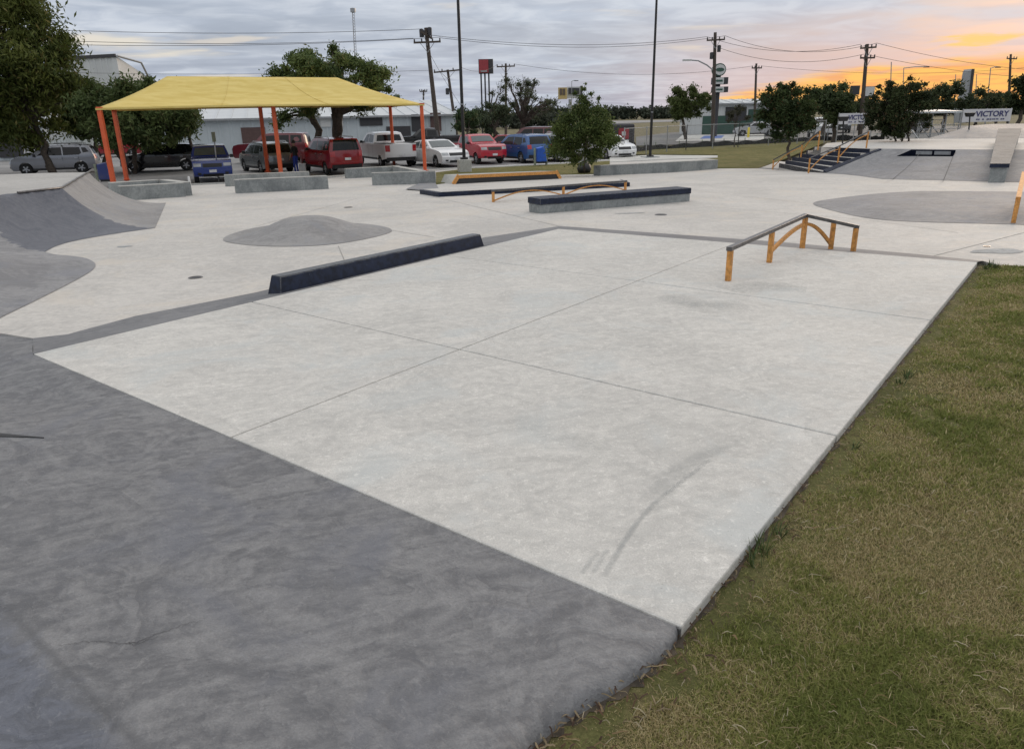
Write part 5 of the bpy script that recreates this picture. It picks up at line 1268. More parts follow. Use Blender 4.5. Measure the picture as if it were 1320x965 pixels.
#@@P6
# ------------------------------------------------------------------ buildings behind
def corr(mb, a, b, z0, z1, pitch=.9, dep=.05, out=None):
    """corrugated wall from a to b"""
    d = (b - a); L = d.length; d.normalize(); n = Vector((d.y, -d.x, 0)) if out is None else out; k = int(L / pitch)
    b0 = len(mb.v); pts = []
    for i in range(k):
        for u, o_ in ((0, 0), (.62, 0), (.72, dep), (.90, dep)): pts.append(a + d * (i + u) * pitch + n * o_)
    pts.append(b)
    for p in pts: mb.v += [(p.x, p.y, z0), (p.x, p.y, z1)]
    for i in range(len(pts) - 1): q = b0 + 2 * i; mb.f.append((q, q + 2, q + 3, q + 1)); mb.mi.append(0)
    return mb
def shed(name, label, fl, fr_, depth, he, rise, zb=-1.15, wm='wallm', rm='roofm', feats=(), pitch=.9):
    """fl, fr_: front wall ends (plan); roof slopes back to a ridge"""
    n = perp(fl, fr_); t = root(name, Vector((*((fl + fr_) / 2).xy, zb)), 0, label, 'building'); bl, br = fl + n * depth, fr_ + n * depth
    mb = corr(MB(), fl, fr_, zb, he, pitch, .05, -n); mb.build('wall', wm, t)
    mb = corr(MB(), fr_, br, zb, he, pitch); mb.build('wall', wm, t); mb = corr(MB(), bl, fl, zb, he, pitch); mb.build('wall', wm, t); mb = corr(MB(), br, bl, zb, he, pitch); mb.build('wall', wm, t)
    m0, m1 = (fl + bl) / 2, (fr_ + br) / 2
    for e, m_, nm in ((fl, m0, 0), (fr_, m1, 1)):
        e2 = e + n * depth; MB().add([Vector((e.x, e.y, he - .002)), Vector((e2.x, e2.y, he - .002)), Vector((m_.x, m_.y, he + rise))], [(0, 1, 2)]).build('gable', wm, t)
    d = (fr_ - fl).normalized(); ov = .35
    def rs_(a, b, ma, mb_):
        q = [Vector((a.x, a.y, he)) - d * ov, Vector((b.x, b.y, he)) + d * ov, Vector((mb_.x, mb_.y, he + rise)) + d * ov, Vector((ma.x, ma.y, he + rise)) - d * ov]
        k = int((b - a).length / 1.2); m = MB(); L_ = (b - a).length + 2 * ov
        m.hexa([p - Vector((0, 0, .08)) for p in q], q)
        for i in range(k + 1):
            u = i / k; m.beam(q[0].lerp(q[1], u) + Vector((0, 0, .03)), q[3].lerp(q[2], u) + Vector((0, 0, .03)), .07, .06)
        return m
    rs_(fl - n * ov, fr_ - n * ov, m0, m1).build('roof', rm, t); rs_(br + n * ov, bl + n * ov, m1, m0).build('roof', rm, t)
    MB().beam(Vector((*(fl - n * .42).xy, he - .03)), Vector((*(fr_ - n * .42).xy, he - .03)), .14, .16).build('gutter', 'galv', t)
    for (u, z0, w_, h_, mt, nm) in feats:
        c = fl.lerp(fr_, u) - n * .07; c.z = z0 + h_ / 2; o = MB().box(c, (w_, .10, h_), math.atan2(d.y, d.x)).build(nm, mt, t)
    return t
YB = 70.0
wl, wr_ = P(186, 190, YB * .93), P(588, 178, YB * 1.04); wl.z = wr_.z = 0
he = P(450, 150.5, YB * 1.01).z
shed('long_warehouse', 'long low pale blue metal warehouse with white roof behind the parked cars', wl, wr_, 26, he, 1.5, feats=((.33, -.9, 2.0, 1.9, 'brownbox', 'air_unit'), (.56, .9, .9, .7, 'signwhite', 'window'), (.60, .9, .9, .7, 'signwhite', 'window'), (.71, .9, 2.0, .8, 'signdark', 'window'), (.80, -.8, 2.2, 1.6, 'signdark', 'door'), (.865, .3, 1.0, 1.5, 'signdark', 'vent'), (.93, .3, 1.0, 1.6, 'brownbox', 'door')))
a, b = P(92, 190, 95), P(171, 190, 92); a.z = b.z = 0
he2 = P(168, 72, 92).z
n_ = perp(a, b); t = root('tall_warehouse', Vector((*((a + b) / 2).xy, -1.15)), 0, 'tall pale corrugated warehouse showing above the trees at left', 'building')
br_ = P(190, 100, 103); br_.z = 0; bl_ = a + n_ * 11
corr(MB(), a, b, -1.15, he2, .9, .08, -n_).build('wall', 'tallw', t); MB().add([Vector((*b.xy, -1.15)), Vector((*br_.xy, -1.15)), Vector((*br_.xy, P(190, 99, 103).z)), Vector((*b.xy, he2))], [(0, 1, 2, 3)]).build('wall', 'tallw', t)
MB().add([Vector((*a.xy, he2)), Vector((*b.xy, he2)), Vector((*br_.xy, P(190, 99, 103).z)), Vector((*bl_.xy, P(190, 99, 103).z))], [(0, 1, 2, 3)]).build('roof', 'roofm', t)
MB().beam(Vector((*a.xy, he2 + .05)) - n_ * .1, Vector((*b.xy, he2 + .05)) - n_ * .1, .2, .35).build('roof_trim', 'signdark', t)
e_ = P(190, 100, 108)
MB().tube([Vector((*b.xy, he2)) + Vector((.2, -.2, 0)), P(182, 81, 98), Vector((*br_.xy, P(190, 99, 103).z)) + Vector((.2, -.2, 0))], .12, 6).build('downpipe', 'galv', t)
a, b = P(-80, 190, 62), P(60, 190, 64); a.z = b.z = 0
shed('white_shed', 'pale metal shed half hidden behind the trees at the left edge', a, b, 14, P(20, 158, 63).z, .8, feats=((.7, -.9, 2.4, 2.2, 'signdark', 'door'),))
a, b = P(905, 160, 92), P(992, 158, 95); a.z = b.z = 0
h3 = P(950, 133.5, 93).z
t = shed('shop_building', 'low white shop building with dark green base behind the chain link fence', a, b, 5, h3, .5, wm='tallw', feats=((.55, .3, 1.5, 1.6, 'signdark', 'window'), (.75, .3, 1.6, 1.3, 'signgreen', 'window'), (.40, .3, 1.4, 1.6, 'signdark', 'window')))
n_ = perp(a, b); MB().hexa([Vector((*p.xy, -1.1)) for p in (a - n_ * .12, b - n_ * .12, b - n_ * .06, a - n_ * .06)], [Vector((*p.xy, P(950, 149, 92).z)) for p in (a - n_ * .12, b - n_ * .12, b - n_ * .06, a - n_ * .06)]).build('green_base', 'signgreen', t)
# ------------------------------------------------------------------ poles, wires, signs
def upole(px_b, px_t, py_t, Y, rad, arms, label, extras=(), name='utility_pole', zb=-1.2, group='wooden utility poles'):
    tp = P(px_t, py_t, Y); bb_ = P(px_b, 175, Y); bs = Vector((bb_.x + 0, Y, zb)); t = root(name, bs, 0, label, 'utility pole', group)
    MB().tube([bs, tp], [rad, rad * .68], 10).build('pole', 'woodpole', t, sm=50); out = [tp]
    for (py, wdt, tilt, ang) in arms:
        z = P(px_t, py, Y).z; u = (z - bs.z) / (tp.z - bs.z); c = bs.lerp(tp, u) - Vector((0, rad + .05, 0)); h = wdt / 2; dv = Vector((math.cos(R(ang)), math.sin(R(ang)), tilt)); a, b = c - dv * h, c + dv * h
        MB().beam(a, b, .10, .13).build('crossarm', 'woodpole', t); mb = MB(); mb.beam(c - Vector((0, 0, .7)), a.lerp(c, .45), .03, .04); mb.beam(c - Vector((0, 0, .7)), b.lerp(c, .45), .03, .04); mb.build('brace', 'galv', t)
        for s in (.03, .30, .70, .97):
            p = a.lerp(b, s); MB().lathe([(.03, .05), (.065, .10), (.04, .14), (.065, .18), (.035, .24), (0, .26)], tuple(p), 8).build('insulator', 'signdark', t)
        out.append((a, b))
    for (py, sx, kind) in extras:
        z = P(px_t, py, Y).z; u = (z - bs.z) / (tp.z - bs.z); c = bs.lerp(tp, u) + Vector((sx, -.1, 0))
        if kind == 'can': MB().lathe([(0, -.3), (.16, -.28), (.17, .22), (.12, .28), (0, .30)], tuple(c), 14).build('transformer', 'signdark', t, sm=40)
        else: MB().tube([bs.lerp(tp, u), c + Vector((0, 0, .25)), c + Vector((sx * 2, 0, .3))], .05, 6).build('lamp_arm', 'galv', t); MB().box(c + Vector((sx * 2.2, 0, .25)), (.7, .3, .14)).build('lamp_head', 'signdark', t)
    return t, out
u1, o1 = upole(566, 549, 36, 60, .20, ((46, 1.3, -.25, 60), (55, 2.0, .02, 0)), 'tall weathered power pole right of the yellow canopy', ((41, .25, 'can'), (43, -.35, 'can')))
u2, o2 = upole(590, 577, 90, 75, .17, ((92, 2.6, .08, 10),), 'shorter leaning power pole between the tall power pole and the light pole', ((118, -.3, 'can'),))
u3, o3 = upole(652, 652, 82, 88, .16, ((86, 2.0, .02, 0),), 'slim power pole right of the red sign')
u4, o4 = upole(919, 922, 42, 72, .20, ((52, 1.6, .03, 0),), 'power pole with a street lamp arm beside the oval sign', ((63, .35, 'can'), (72, -.3, 'can')))
u5, o5 = upole(972, 975, 82, 90, .17, ((88, 1.2, 0, 10),), 'plain power pole right of the oval sign')
u6, o6 = upole(1109, 1118, 57, 66, .19, ((62, 1.3, .05, 0), (75, 1.2, 0, 0)), 'dark leaning power pole between the two dark trees at right')
u7, o7 = upole(1297, 1303, 70, 95, .17, ((76, 1.2, -.05, 0),), 'power pole near the right edge against the orange sky')
u8, o8 = upole(545, 546, 116, 95, .13, ((118, .9, 0, 0),), 'short far power pole left of the tall power pole')
def thinpole(px, py0, py1, Y, rad, label, name='thin_pole', pxt=None, mat='galv', lamp=None):
    a, b = P(px, py1, Y), P(pxt or px, py0, Y); a.z = max(-1.2, min(a.z, -1.0)); t = root(name, a, 0, label, 'pole', 'thin far poles')
    MB().tube([a, b], [rad, rad * .7], 7).build('mast', mat, t)
    if lamp: MB().tube([b, b + Vector((lamp * .5, 0, .12)), b + Vector((lamp, 0, .1))], .05, 6).build('lamp_arm', mat, t); MB().box(b + Vector((lamp, 0, .07)), (.6, .25, .1)).build('lamp_head', 'signdark', t)
    return t
thinpole(771, 124, 150, 110, .12, 'thin far pole right of the yellow white billboard')
thinpole(1149, 80, 150, 90, .07, 'thin pole above the dark spiky tree')
thinpole(1165, 88, 150, 92, .06, 'thin lamp post with a long arm above the dark spiky tree', lamp=2.6)
thinpole(1232, 96, 150, 100, .06, 'thin pole left of the grey tower')
thinpole(1258, 96, 150, 100, .06, 'thin pole just right of the grey tower', pxt=1259)
thinpole(1272, 88, 150, 98, .07, 'leaning thin pole right of the grey tower', pxt=1277, lamp=.9)
thinpole(737, 105, 150, 120, .06, 'far tiny pole with forked top behind the billboard', lamp=.7)
# lattice radio mast
bm_, tm_ = P(463, 170, 120), P(455, 14, 120); bm_.z = -1
t = root('radio_mast', bm_, 0, 'very thin lattice radio mast above the oak tree', 'mast')
for k in range(3):
    o_ = Vector((math.cos(k * 2.094), math.sin(k * 2.094), 0)) * .22; MB().tube([bm_ + o_, tm_ + o_ * .8], .03, 5).build('leg', 'galv', t)
mb = MB(); nz = 44
for i in range(nz):
    for k in range(3):
        o1_ = Vector((math.cos(k * 2.094), math.sin(k * 2.094), 0)) * .22; o2_ = Vector((math.cos((k + 1) * 2.094), math.sin((k + 1) * 2.094), 0)) * .22
        mb.beam(bm_.lerp(tm_, i / nz) + o1_, bm_.lerp(tm_, (i + 1) / nz) + o2_, .03, .03)
mb.build('lattice', 'galv', t); MB().lathe([(0, -.3), (.4, -.2), (.4, .3), (0, .4)], tuple(tm_), 10).build('antenna_head', 'galv', t)
# light poles
def lightpole(px, py, pt, label, base):
    g = zat(G(px, py)); t = root('light_pole', g, 0, label, 'light pole', 'tall black light poles'); zt = g.z + 11.5
    z0 = g.z + (.62 if base == 'block' else .05)
    if base == 'block': MB().box((g.x, g.y, g.z + .25), (.62, .62, .75), R(15)).build('concrete_base', 'blocktop', t, bevel=.03)
    else: MB().box((g.x, g.y, g.z + .0), (.9, .9, .14), R(15)).build('concrete_base', 'block', t, bevel=.02)
    MB().box((g.x, g.y, z0 + .05), (.34, .34, .10), R(15)).build('base_cover', 'black', t, bevel=.02)
    MB().tube([(g.x, g.y, z0), (g.x, g.y, zt)], [.085, .06], 14).build('pole', 'black', t, sm=50)
    MB().box((g.x, g.y - .03, z0 + 2.6), (.13, .13, .05)).build('collar', 'galv', t)
    MB().beam(Vector((g.x - .7, g.y, zt)), Vector((g.x + .7, g.y, zt)), .08, .08).build('arm', 'black', t)
    for s in (-1, 1): MB().box((g.x + s * .75, g.y, zt + .02), (.5, .34, .10)).build('lamp_head', 'black', t, bevel=.02)
lightpole(599, 222, 0, 'tall black light pole on a square concrete block behind the canopy wall', 'block')
lightpole(838, 203.5, 0, 'tall black light pole standing on the path in front of the far field', 'flat')
# signs
def text(mb_parent, s, size, mat, loc, rz, name, ext=.01, parent=None, sx=1.0, bold=0.0, shear=0.0):
    cu = bpy.data.curves.new('tmp_text', 'FONT'); cu.body = s; cu.size = size; cu.align_x = 'CENTER'; cu.align_y = 'CENTER'; cu.extrude = ext; cu.offset = bold; cu.shear = shear; cu.resolution_u = 3
    tmp = bpy.data.objects.new('tmp_text', cu); C.objects.link(tmp); dg = bpy.context.evaluated_depsgraph_get(); me = bpy.data.meshes.new_from_object(tmp.evaluated_get(dg)); bpy.data.objects.remove(tmp)
    m_ = Matrix.Translation(loc) @ Matrix.Rotation(rz, 4, 'Z') @ Matrix.Rotation(math.pi / 2, 4, 'X') @ Matrix.Scale(sx, 4, (1, 0, 0)); me.transform((rmat(parent).inverted() if parent else Matrix()) @ m_)
    me.materials.clear(); me.materials.append(M[mat]); me.name = name; o = bpy.data.objects.new(name, me); C.objects.link(o); o.parent = parent; return o
def sbox(t, px0, px1, py0, py1, Y, dep, mat, nm='sign_box', rz=0.0, frame=None):
    a, b = P(px0, (py0 + py1) / 2, Y), P(px1, (py0 + py1) / 2, Y); z1, z0 = P((px0 + px1) / 2, py0, Y).z, P((px0 + px1) / 2, py1, Y).z; c = (a + b) / 2; c.z = (z0 + z1) / 2; wd = (b - a).length
    if frame: MB().box(c + Vector((0, dep / 2 + .03, 0)), (wd * 1.06, dep, (z1 - z0) * 1.08), rz).build('frame', frame, t); MB().box(c, (wd, .06, z1 - z0), rz).build(nm, mat, t)
    else: MB().box(c, (wd, dep, z1 - z0), rz).build(nm, mat, t)
    return c, wd, z1 - z0
Y = 115
t = root('pylon_sign', Vector((*P(625, 150, Y).xy, -1)), 0, 'dull red box sign on three tall thin posts above the sparse tree', 'sign')
c, wd, ht = sbox(t, 617.5, 629.5, 77, 94, Y, .1, 'signred', 'sign_face'); MB().box(c + Vector((.3, .95, 0)), (wd + .75, 1.7, ht * 1.08), R(0)).build('sign_box', 'signdark', t)
MB().box(c - Vector((0, .08, ht * .38)), (wd * .7, .05, ht * .12)).build('pale_band', 'galv', t)
for px in (620, 625, 630): p = P(px, 94, Y + 1); MB().tube([(p.x, p.y, -1.1), (p.x, p.y, p.z)], .12, 7).build('post', 'signdark', t)
Y = 130
t = root('billboard', Vector((*P(735, 150, Y).xy, -1)), 0, 'small mustard and white billboard just above the round lawn tree', 'billboard')
sbox(t, 719.5, 731, 113, 128, Y, .2, 'signyellow', 'left_face'); c, wd, ht = sbox(t, 731.2, 748, 112, 127, Y + .3, .2, 'signwhite', 'right_face'); sbox(t, 748, 750, 111, 127, Y + 1, 2, 'signdark', 'side')
mb = MB(); [mb.box(P(x, 118.5, Y - .2), (.38, .1, .95)) for x in (723, 727)]; mb.build('picture', 'printbrown', t)
mb = MB(); [mb.box((P(x, 117.5, Y).x, Y, P(x, 117.5, Y).z), (.45, .16, .95)) for x in (734.5, 738, 741.5, 745)]; mb.build('print', 'signdark', t)
p = P(735, 128, Y); MB().tube([(p.x, p.y + .3, -1.1), (p.x, p.y + .3, p.z)], .25, 8).build('post', 'galv', t)
Y = 84
t = root('shop_pylon_sign', Vector((*P(929, 150, Y).xy, -1)), 0, 'grey pylon sign with an oval top and two boxes below', 'sign')
c = P(928, 90, Y); rx_, rz_ = 7.5 * Y / F, 7.2 * Y / F; pts = [(rx_ * math.cos(a_ * math.tau / 28), rz_ * math.sin(a_ * math.tau / 28)) for a_ in range(28)]
def disc(mb, c, pts, y0, y1):
    n = len(pts); b0 = len(mb.v)
    for y in (y0, y1): mb.v += [(c.x + x, c.y + y, c.z + z) for x, z in pts]
    mb.f += [tuple(b0 + i for i in range(n)), tuple(b0 + n + i for i in range(n))[::-1]] + [(b0 + i, b0 + n + i, b0 + n + (i + 1) % n, b0 + (i + 1) % n) for i in range(n)]; mb.mi += [0] * (n + 2); return mb
disc(MB(), c, pts, 0, .9).build('oval_box', 'signgreen', t); disc(MB(), c, [(x * .86, z * .82) for x, z in pts], -.06, 0).build('oval_face', 'signwhite', t); disc(MB(), c, [(x * .66, z * .30) for x, z in pts], -.1, -.06).build('oval_mark', 'signgreen', t)
for y0, y1 in ((100, 108.5), (112, 119)):
    c2, wd, ht = sbox(t, 921, 933, y0, y1, Y, .12, 'signwhite', 'sign_face'); MB().box(c2 + Vector((.25, .75, 0)), (wd + .5, 1.3, ht * 1.05)).build('sign_box', 'signdark', t)
    MB().box(c2 - Vector((0, .08, 0)), (wd * .7, .04, ht * .3)).build('print', 'signgreen', t)
MB().tube([(c.x + .1, Y + .9, -1.1), (c.x + .1, Y + .9, c.z)], .30, 10).build('post', 'signdark', t)
t = root('street_lamp', Vector((*P(919, 170, 71.5).xy, -1.1)), 0, 'street lamp arm reaching left from the power pole by the oval sign', 'street lamp')
MB().tube([P(918.5, 90, 71.6), P(911, 84, 71.6), P(900, 78.5, 71.6), P(888, 77.5, 71.6)], .06, 7).build('arm', 'galv', t); MB().box(P(885.5, 77.8, 71.6), (.75, .3, .14)).build('lamp_head', 'signwhite', t)
for px0, px1, y0, y1, lb in ((1097, 1108, 111, 122, 'small dark billboard behind the leaning power pole'), (1112, 1127, 112, 124, 'grey billboard right of the leaning power pole')):
    Y = 100; t = root('billboard', Vector((*P((px0 + px1) / 2, 150, Y).xy, -1)), 0, lb, 'billboard'); c, wd, ht = sbox(t, px0, px1, y0, y1, Y, .2, 'signwhite' if px0 > 1100 else 'signdark', 'sign_face', frame='signdark')
    MB().tube([(c.x, Y + .3, -1.1), (c.x, Y + .3, c.z)], .2, 8).build('post', 'signdark', t)
Y = 118; a, b = P(1246, 140, Y), P(1256, 140, Y); z1 = P(1252, 90, Y).z
t = root('grey_tower', Vector((*((a + b) / 2).xy, -1)), 0, 'slanted grey tower standing in the far treeline against the orange sky', 'tower')
ax, bx = P(1246.5, 115, Y), P(1252.5, 115, Y); k_ = P(1251, 93, Y), P(1256, 89, Y)
MB().hexa([Vector((ax.x, Y, -1)), Vector((bx.x, Y, -1)), Vector((bx.x, Y + 2, -1)), Vector((ax.x, Y + 2, -1))], [Vector((k_[0].x, Y, k_[0].z)), Vector((k_[1].x - .35, Y, k_[1].z)), Vector((k_[1].x - .35, Y + 2, k_[1].z)), Vector((k_[0].x, Y + 2, k_[0].z))]).build('shaft', 'galv', t)
MB().hexa([Vector((bx.x, Y - .1, -1)), Vector((bx.x + .35, Y - .1, -1)), Vector((bx.x + .35, Y + 2.1, -1)), Vector((bx.x, Y + 2.1, -1))], [Vector((k_[1].x - .35, Y - .1, k_[1].z)), Vector((k_[1].x, Y - .1, k_[1].z)), Vector((k_[1].x, Y + 2.1, k_[1].z)), Vector((k_[1].x - .35, Y + 2.1, k_[1].z))]).build('ladder_rail', 'signdark', t)
# banners with lettering
def banner(px0, px1, pt_, pb_, Y, label, small):
    a, b = P(px0, 150, Y), P(px1, 150, Y); a.z = b.z = 0; z1 = P((px0 + px1) / 2, pt_, Y).z; z0 = P((px0 + px1) / 2, pb_, Y).z; wd = b.x - a.x; c = Vector(((a.x + b.x) / 2, Y, (z0 + z1) / 2)); hb_ = z1 - z0
    t = root('banner', Vector((c.x, Y, -1)), 0, label, 'banner', 'white fence banners'); MB().box(c, (wd, .05, hb_)).build('sheet', 'banner', t)
    for s in (0, .5, 1): MB().tube([(a.x + wd * s, Y + .08, -1.1), (a.x + wd * s, Y + .08, z1 + .05)], .04, 6).build('post', 'galv', t)
    text(None, 'VICTORY', hb_ * .60, 'navyprint', c + Vector((wd * .10, -.045, hb_ * .10)), 0, 'lettering', .01, t, wd * .66 / (hb_ * .60 * 4.1), .012)
    m = MB(); gx = random.Random(5); x = c.x - wd * .20
    while x < c.x + wd * .38: w_ = gx.uniform(.05, .13); m.box((x, Y - .05, c.z - hb_ * .30), (w_, .02, hb_ * .09)); x += w_ + (.05 if gx.random() < .8 else .2)
    m.build('small_print', 'navyprint', t)
banner(1082, 1126, 146, 160, 60, 'white banner reading VICTORY left of the dark spiky tree', 'BAPTIST CHURCH')
banner(1241, 1303, 140.5, 157, 60, 'white banner reading VICTORY at far right below the treeline', 'BAPTIST CHURCH')
# bleachers
t = root('bleachers', Vector((*P(1215, 157, 62).xy, -1.1)), 0, 'low metal bleachers left of the right hand banner', 'bleachers')
for k in range(4):
    a, b = P(1190, 157, 61 + k * .7), P(1238, 157, 61 + k * .7); z = -.75 + k * .32; o = MB().box(((a.x + b.x) / 2, 61 + k * .7, z), (b.x - a.x, .28, .05)).build('bench', 'galv', t)
for s in (.03, .35, .68, .97): m = MB(); a, b = P(1190, 157, 61), P(1238, 157, 61); x = a.x + (b.x - a.x) * s; m.beam((x, 60.9, -1.1), (x, 63.4, .2), .06, .06); m.beam((x, 63.3, -1.1), (x, 63.3, .6), .06, .06); m.build('frame', 'galv', t)
a, b = P(1188, 141, 66), P(1243, 141, 66)
t = root('long_white_roof', Vector(((a.x + b.x) / 2, 66, -1.1)), 0, 'long low white roofed shelter behind the bleachers', 'shelter'); z = P(1215, 143.5, 66).z
MB().hexa([Vector((a.x, 66, z - .15)), Vector((b.x, 66, z - .15)), Vector((b.x, 70, z - .1)), Vector((a.x, 70, z - .1))], [Vector((a.x, 66, z)), Vector((b.x, 66, z)), Vector((b.x, 70, z + .12)), Vector((a.x, 70, z + .12))]).build('roof', 'roofm', t)
for s in (.02, .33, .66, .98): x = a.x + (b.x - a.x) * s; MB().tube([(x, 66.3, -1.1), (x, 66.3, z - .1)], .06, 6).build('post', 'galv', t)
# chain link fence and silt fence
def chain(pts, ht, label, step=.14, name='chain_link_fence', post_every=3.0, zf=terr):
    t = root(name, Vector((*pts[0].xy, zf(*pts[0].xy))), 0, label, 'fence'); m = MB(); wv, wf = [], []
    for a, b in zip(pts[:-1], pts[1:]):
        L = (b - a).length; d = (b - a) / L; k = max(1, round(L / post_every)); zb = zf(*a.lerp(b, .5).xy)
        for i in range(k + 1): p = a.lerp(b, i / k); MB().tube([(p.x, p.y, zb - .1), (p.x, p.y, zb + ht + .06)], .035, 6).build('post', 'galv', t)
        MB().tube([Vector((*a.xy, zb + ht)), Vector((*b.xy, zb + ht))], .024, 6).build('top_rail', 'galv', t)
        n = int((L + ht) / step)
        for s in (1, -1):
            for i in range(n):
                x0 = i * step - (ht if s > 0 else 0); x1 = x0 + ht; 
                if s < 0: x0, x1 = i * step, i * step - ht
                q = []
                for x, z in ((x0, 0), (x1, ht)): q.append((x, z))
                # clip to the panel
                (xa, za), (xb, zb2) = q; 
                def cl(xa, za, xb, zb2, X): u = (X - xa) / (xb - xa); return X, za + (zb2 - za) * u
                if min(xa, xb) < 0: 
                    if xa < xb: xa, za = cl(xa, za, xb, zb2, 0)
                    else: xb, zb2 = cl(xa, za, xb, zb2, 0)
                if max(xa, xb) > L:
                    if xa > xb: xa, za = cl(xa, za, xb, zb2, L)
                    else: xb, zb2 = cl(xa, za, xb, zb2, L)
                if abs(zb2 - za) < .02 or max(xa, xb) < 0: continue
                A, B = a + d * xa, a + d * xb; A.z, B.z = zb + za, zb + zb2; w_ = Vector((0, 0, .0045)) ; b0 = len(m.v)
                m.v += [tuple(A - w_), tuple(B - w_), tuple(B + w_), tuple(A + w_)]; m.f.append((b0, b0 + 1, b0 + 2, b0 + 3)); m.mi.append(0)
    o = m.build('wire_mesh', 'galv', t); o['kind'] = 'stuff'; return t
fp = [G(x, y) for x, y in ((804, 202), (884, 194), (951, 190.5), (1062, 184))]
chain(fp, 1.7, 'chain link fence with grey posts across the far grass', .16)
chain([G(1066, 181), G(1135, 180), G(1215, 178)], 1.5, 'low chain link fence behind the upper deck at right', .2, post_every=4)
t = root('silt_fence', fp[0].copy(), 0, 'low black silt fabric fence along the bottom of the chain link fence', 'fence'); k = 0
sp = [G(x, y) for x, y in ((815, 197), (845, 193), (905, 190), (960, 187), (1010, 184.5), (1060, 181), (1120, 180.2), (1140, 180.2))]
m = MB(); q = []
for a, b in zip(sp[:-1], sp[1:]):
    for i in range(10): q.append(a.lerp(b, i / 10))
q.append(sp[-1])
for i, p in enumerate(q):
    h = .34 + .06 * math.sin(i * 1.3) + .05 * math.sin(i * .37); w_ = .05 * math.sin(i * 2.1); m.v += [(p.x, p.y + w_, terr(p.x, p.y) - .05), (p.x, p.y - w_, terr(p.x, p.y) + h)]
    if i: b0 = 2 * i; m.f.append((b0 - 2, b0, b0 + 1, b0 - 1)); m.mi.append(0)
o = m.build('fabric_strip', 'silt', t); so_ = o.modifiers.new('t', 'SOLIDIFY'); so_.thickness = .02
for i in range(0, len(q), 5): p = q[i]; MB().box((p.x, p.y + .06, terr(p.x, p.y) + .2), (.05, .05, .7)).build('stake', 'timber', t)
for px, py, lb in ((964.5, 176, 'taller yellow bollard in front of the silver car'), (990, 173, 'smaller yellow bollard left of the very dark lawn tree')):
    p = G(px, py); p.z = terr(p.x, p.y) - .12; t = root('yellow_bollard', p, 0, lb, 'bollard', 'yellow bollards by the far lot'); MB().lathe([(0, 0), (.12, 0), (.12, .92), (.09, 1.0), (0, 1.02)], (0, 0, 0), 12).build('tube', 'yellow', t, local=True, sm=40)
p = G(925, 167); t = root('traffic_barrel', Vector((p.x, p.y, -1.1)), 0, 'orange and white traffic barrel lying low on the far road', 'barrel'); MB().lathe([(0, 0), (.5, 0), (.45, .5), (0, .5)], (0, 0, 0), 14).build('drum', 'conebase', t, local=True); MB().lathe([(.47, .5), (.42, .85), (0, .9)], (0, 0, 0), 14).build('band', 'signwhite', t, local=True)
# park light sign posts
for px, py, yt, lb in ((1087.5, 183, 151, 'short black sign post behind the stairs'), (1250.5, 166.5, 146, 'short black sign post on the far bank by the right banner')):
    Y = 36 if px < 1200 else 41; a, b = P(px, py, Y), P(px, yt, Y); t = root('black_post', a, 0, lb, 'post', 'short black posts'); MB().tube([a - Vector((0, 0, .6)), b], .035, 7).build('post', 'black', t); MB().box(b + Vector((0, 0, -.08)), (.32, .16, .2), taper=1.5).build('head', 'black', t)
# street sign post in front of the blue suv
a = G(282, 234, LOT); b = P(275, 171, a.y); t = root('parking_sign', a, 0, 'thin grey parking sign post in front of the small blue suv', 'sign'); MB().beam(Vector((*a.xy, a.z)), b, .05, .05).build('post', 'galv', t); MB().box(b + Vector((0, -.04, -.2)), (.30, .02, .45), R(80)).build('sign_plate', 'timber', t)
p = G(245, 240); t = root('white_marker', zat(p), 0, 'short white marker post left of the blue suv', 'post'); MB().box(zat(p, .16), (.10, .10, .42), taper=.7).build('body', 'plate', t, bevel=.02)
# dumpster / dark container beyond the round tree
c = G(806, 193); t = root('dark_trailer', Vector((c.x, c.y + 3, -1.1)), 0, 'dark grey box trailer with a red emblem right of the round lawn tree', 'trailer')
MB().box((0, 0, 1.15), (1.9, 2.6, 1.5)).build('box_body', 'signdark', t, local=True, bevel=.12); MB().box((.1, -1.33, 1.2), (.8, .03, .8)).build('emblem', 'signred', t, local=True); MB().box((.1, -1.35, 1.2), (.3, .02, .3)).build('emblem_mark', 'signwhite', t, local=True)
for s in (-1, 1): MB().lathe([(0, -.1), (.33, -.1), (.33, .1), (0, .1)], (s * .85, -.4, .33), 16, 'Y').build('wheel', 'rubber', t, local=True)
# pole stump bag at the foot of the round tree
p = zat(G(753, 224)); t = root('tree_watering_bag', p, 0, 'black watering bag round the foot of the small round tree', 'watering bag'); MB().lathe([(.06, .62), (.14, .55), (.30, .38), (.34, .22), (.28, .05), (.1, 0)], (0, 0, 0), 16).build('bag', 'black', t, local=True, sm=60)
# low wall of the distant left
# overhead lines
def wire(a, b, sag, label, rad=.022, n=18):
    sag *= .6; rad *= .72; pts = [a.lerp(b, i / n) - Vector((0, 0, sag * 4 * (i / n) * (1 - i / n))) for i in range(n + 1)]
    t = MB().tube(pts, rad, 5).build('power_line', 'wire'); tag(t, label, 'power line', 'overhead power lines'); return t

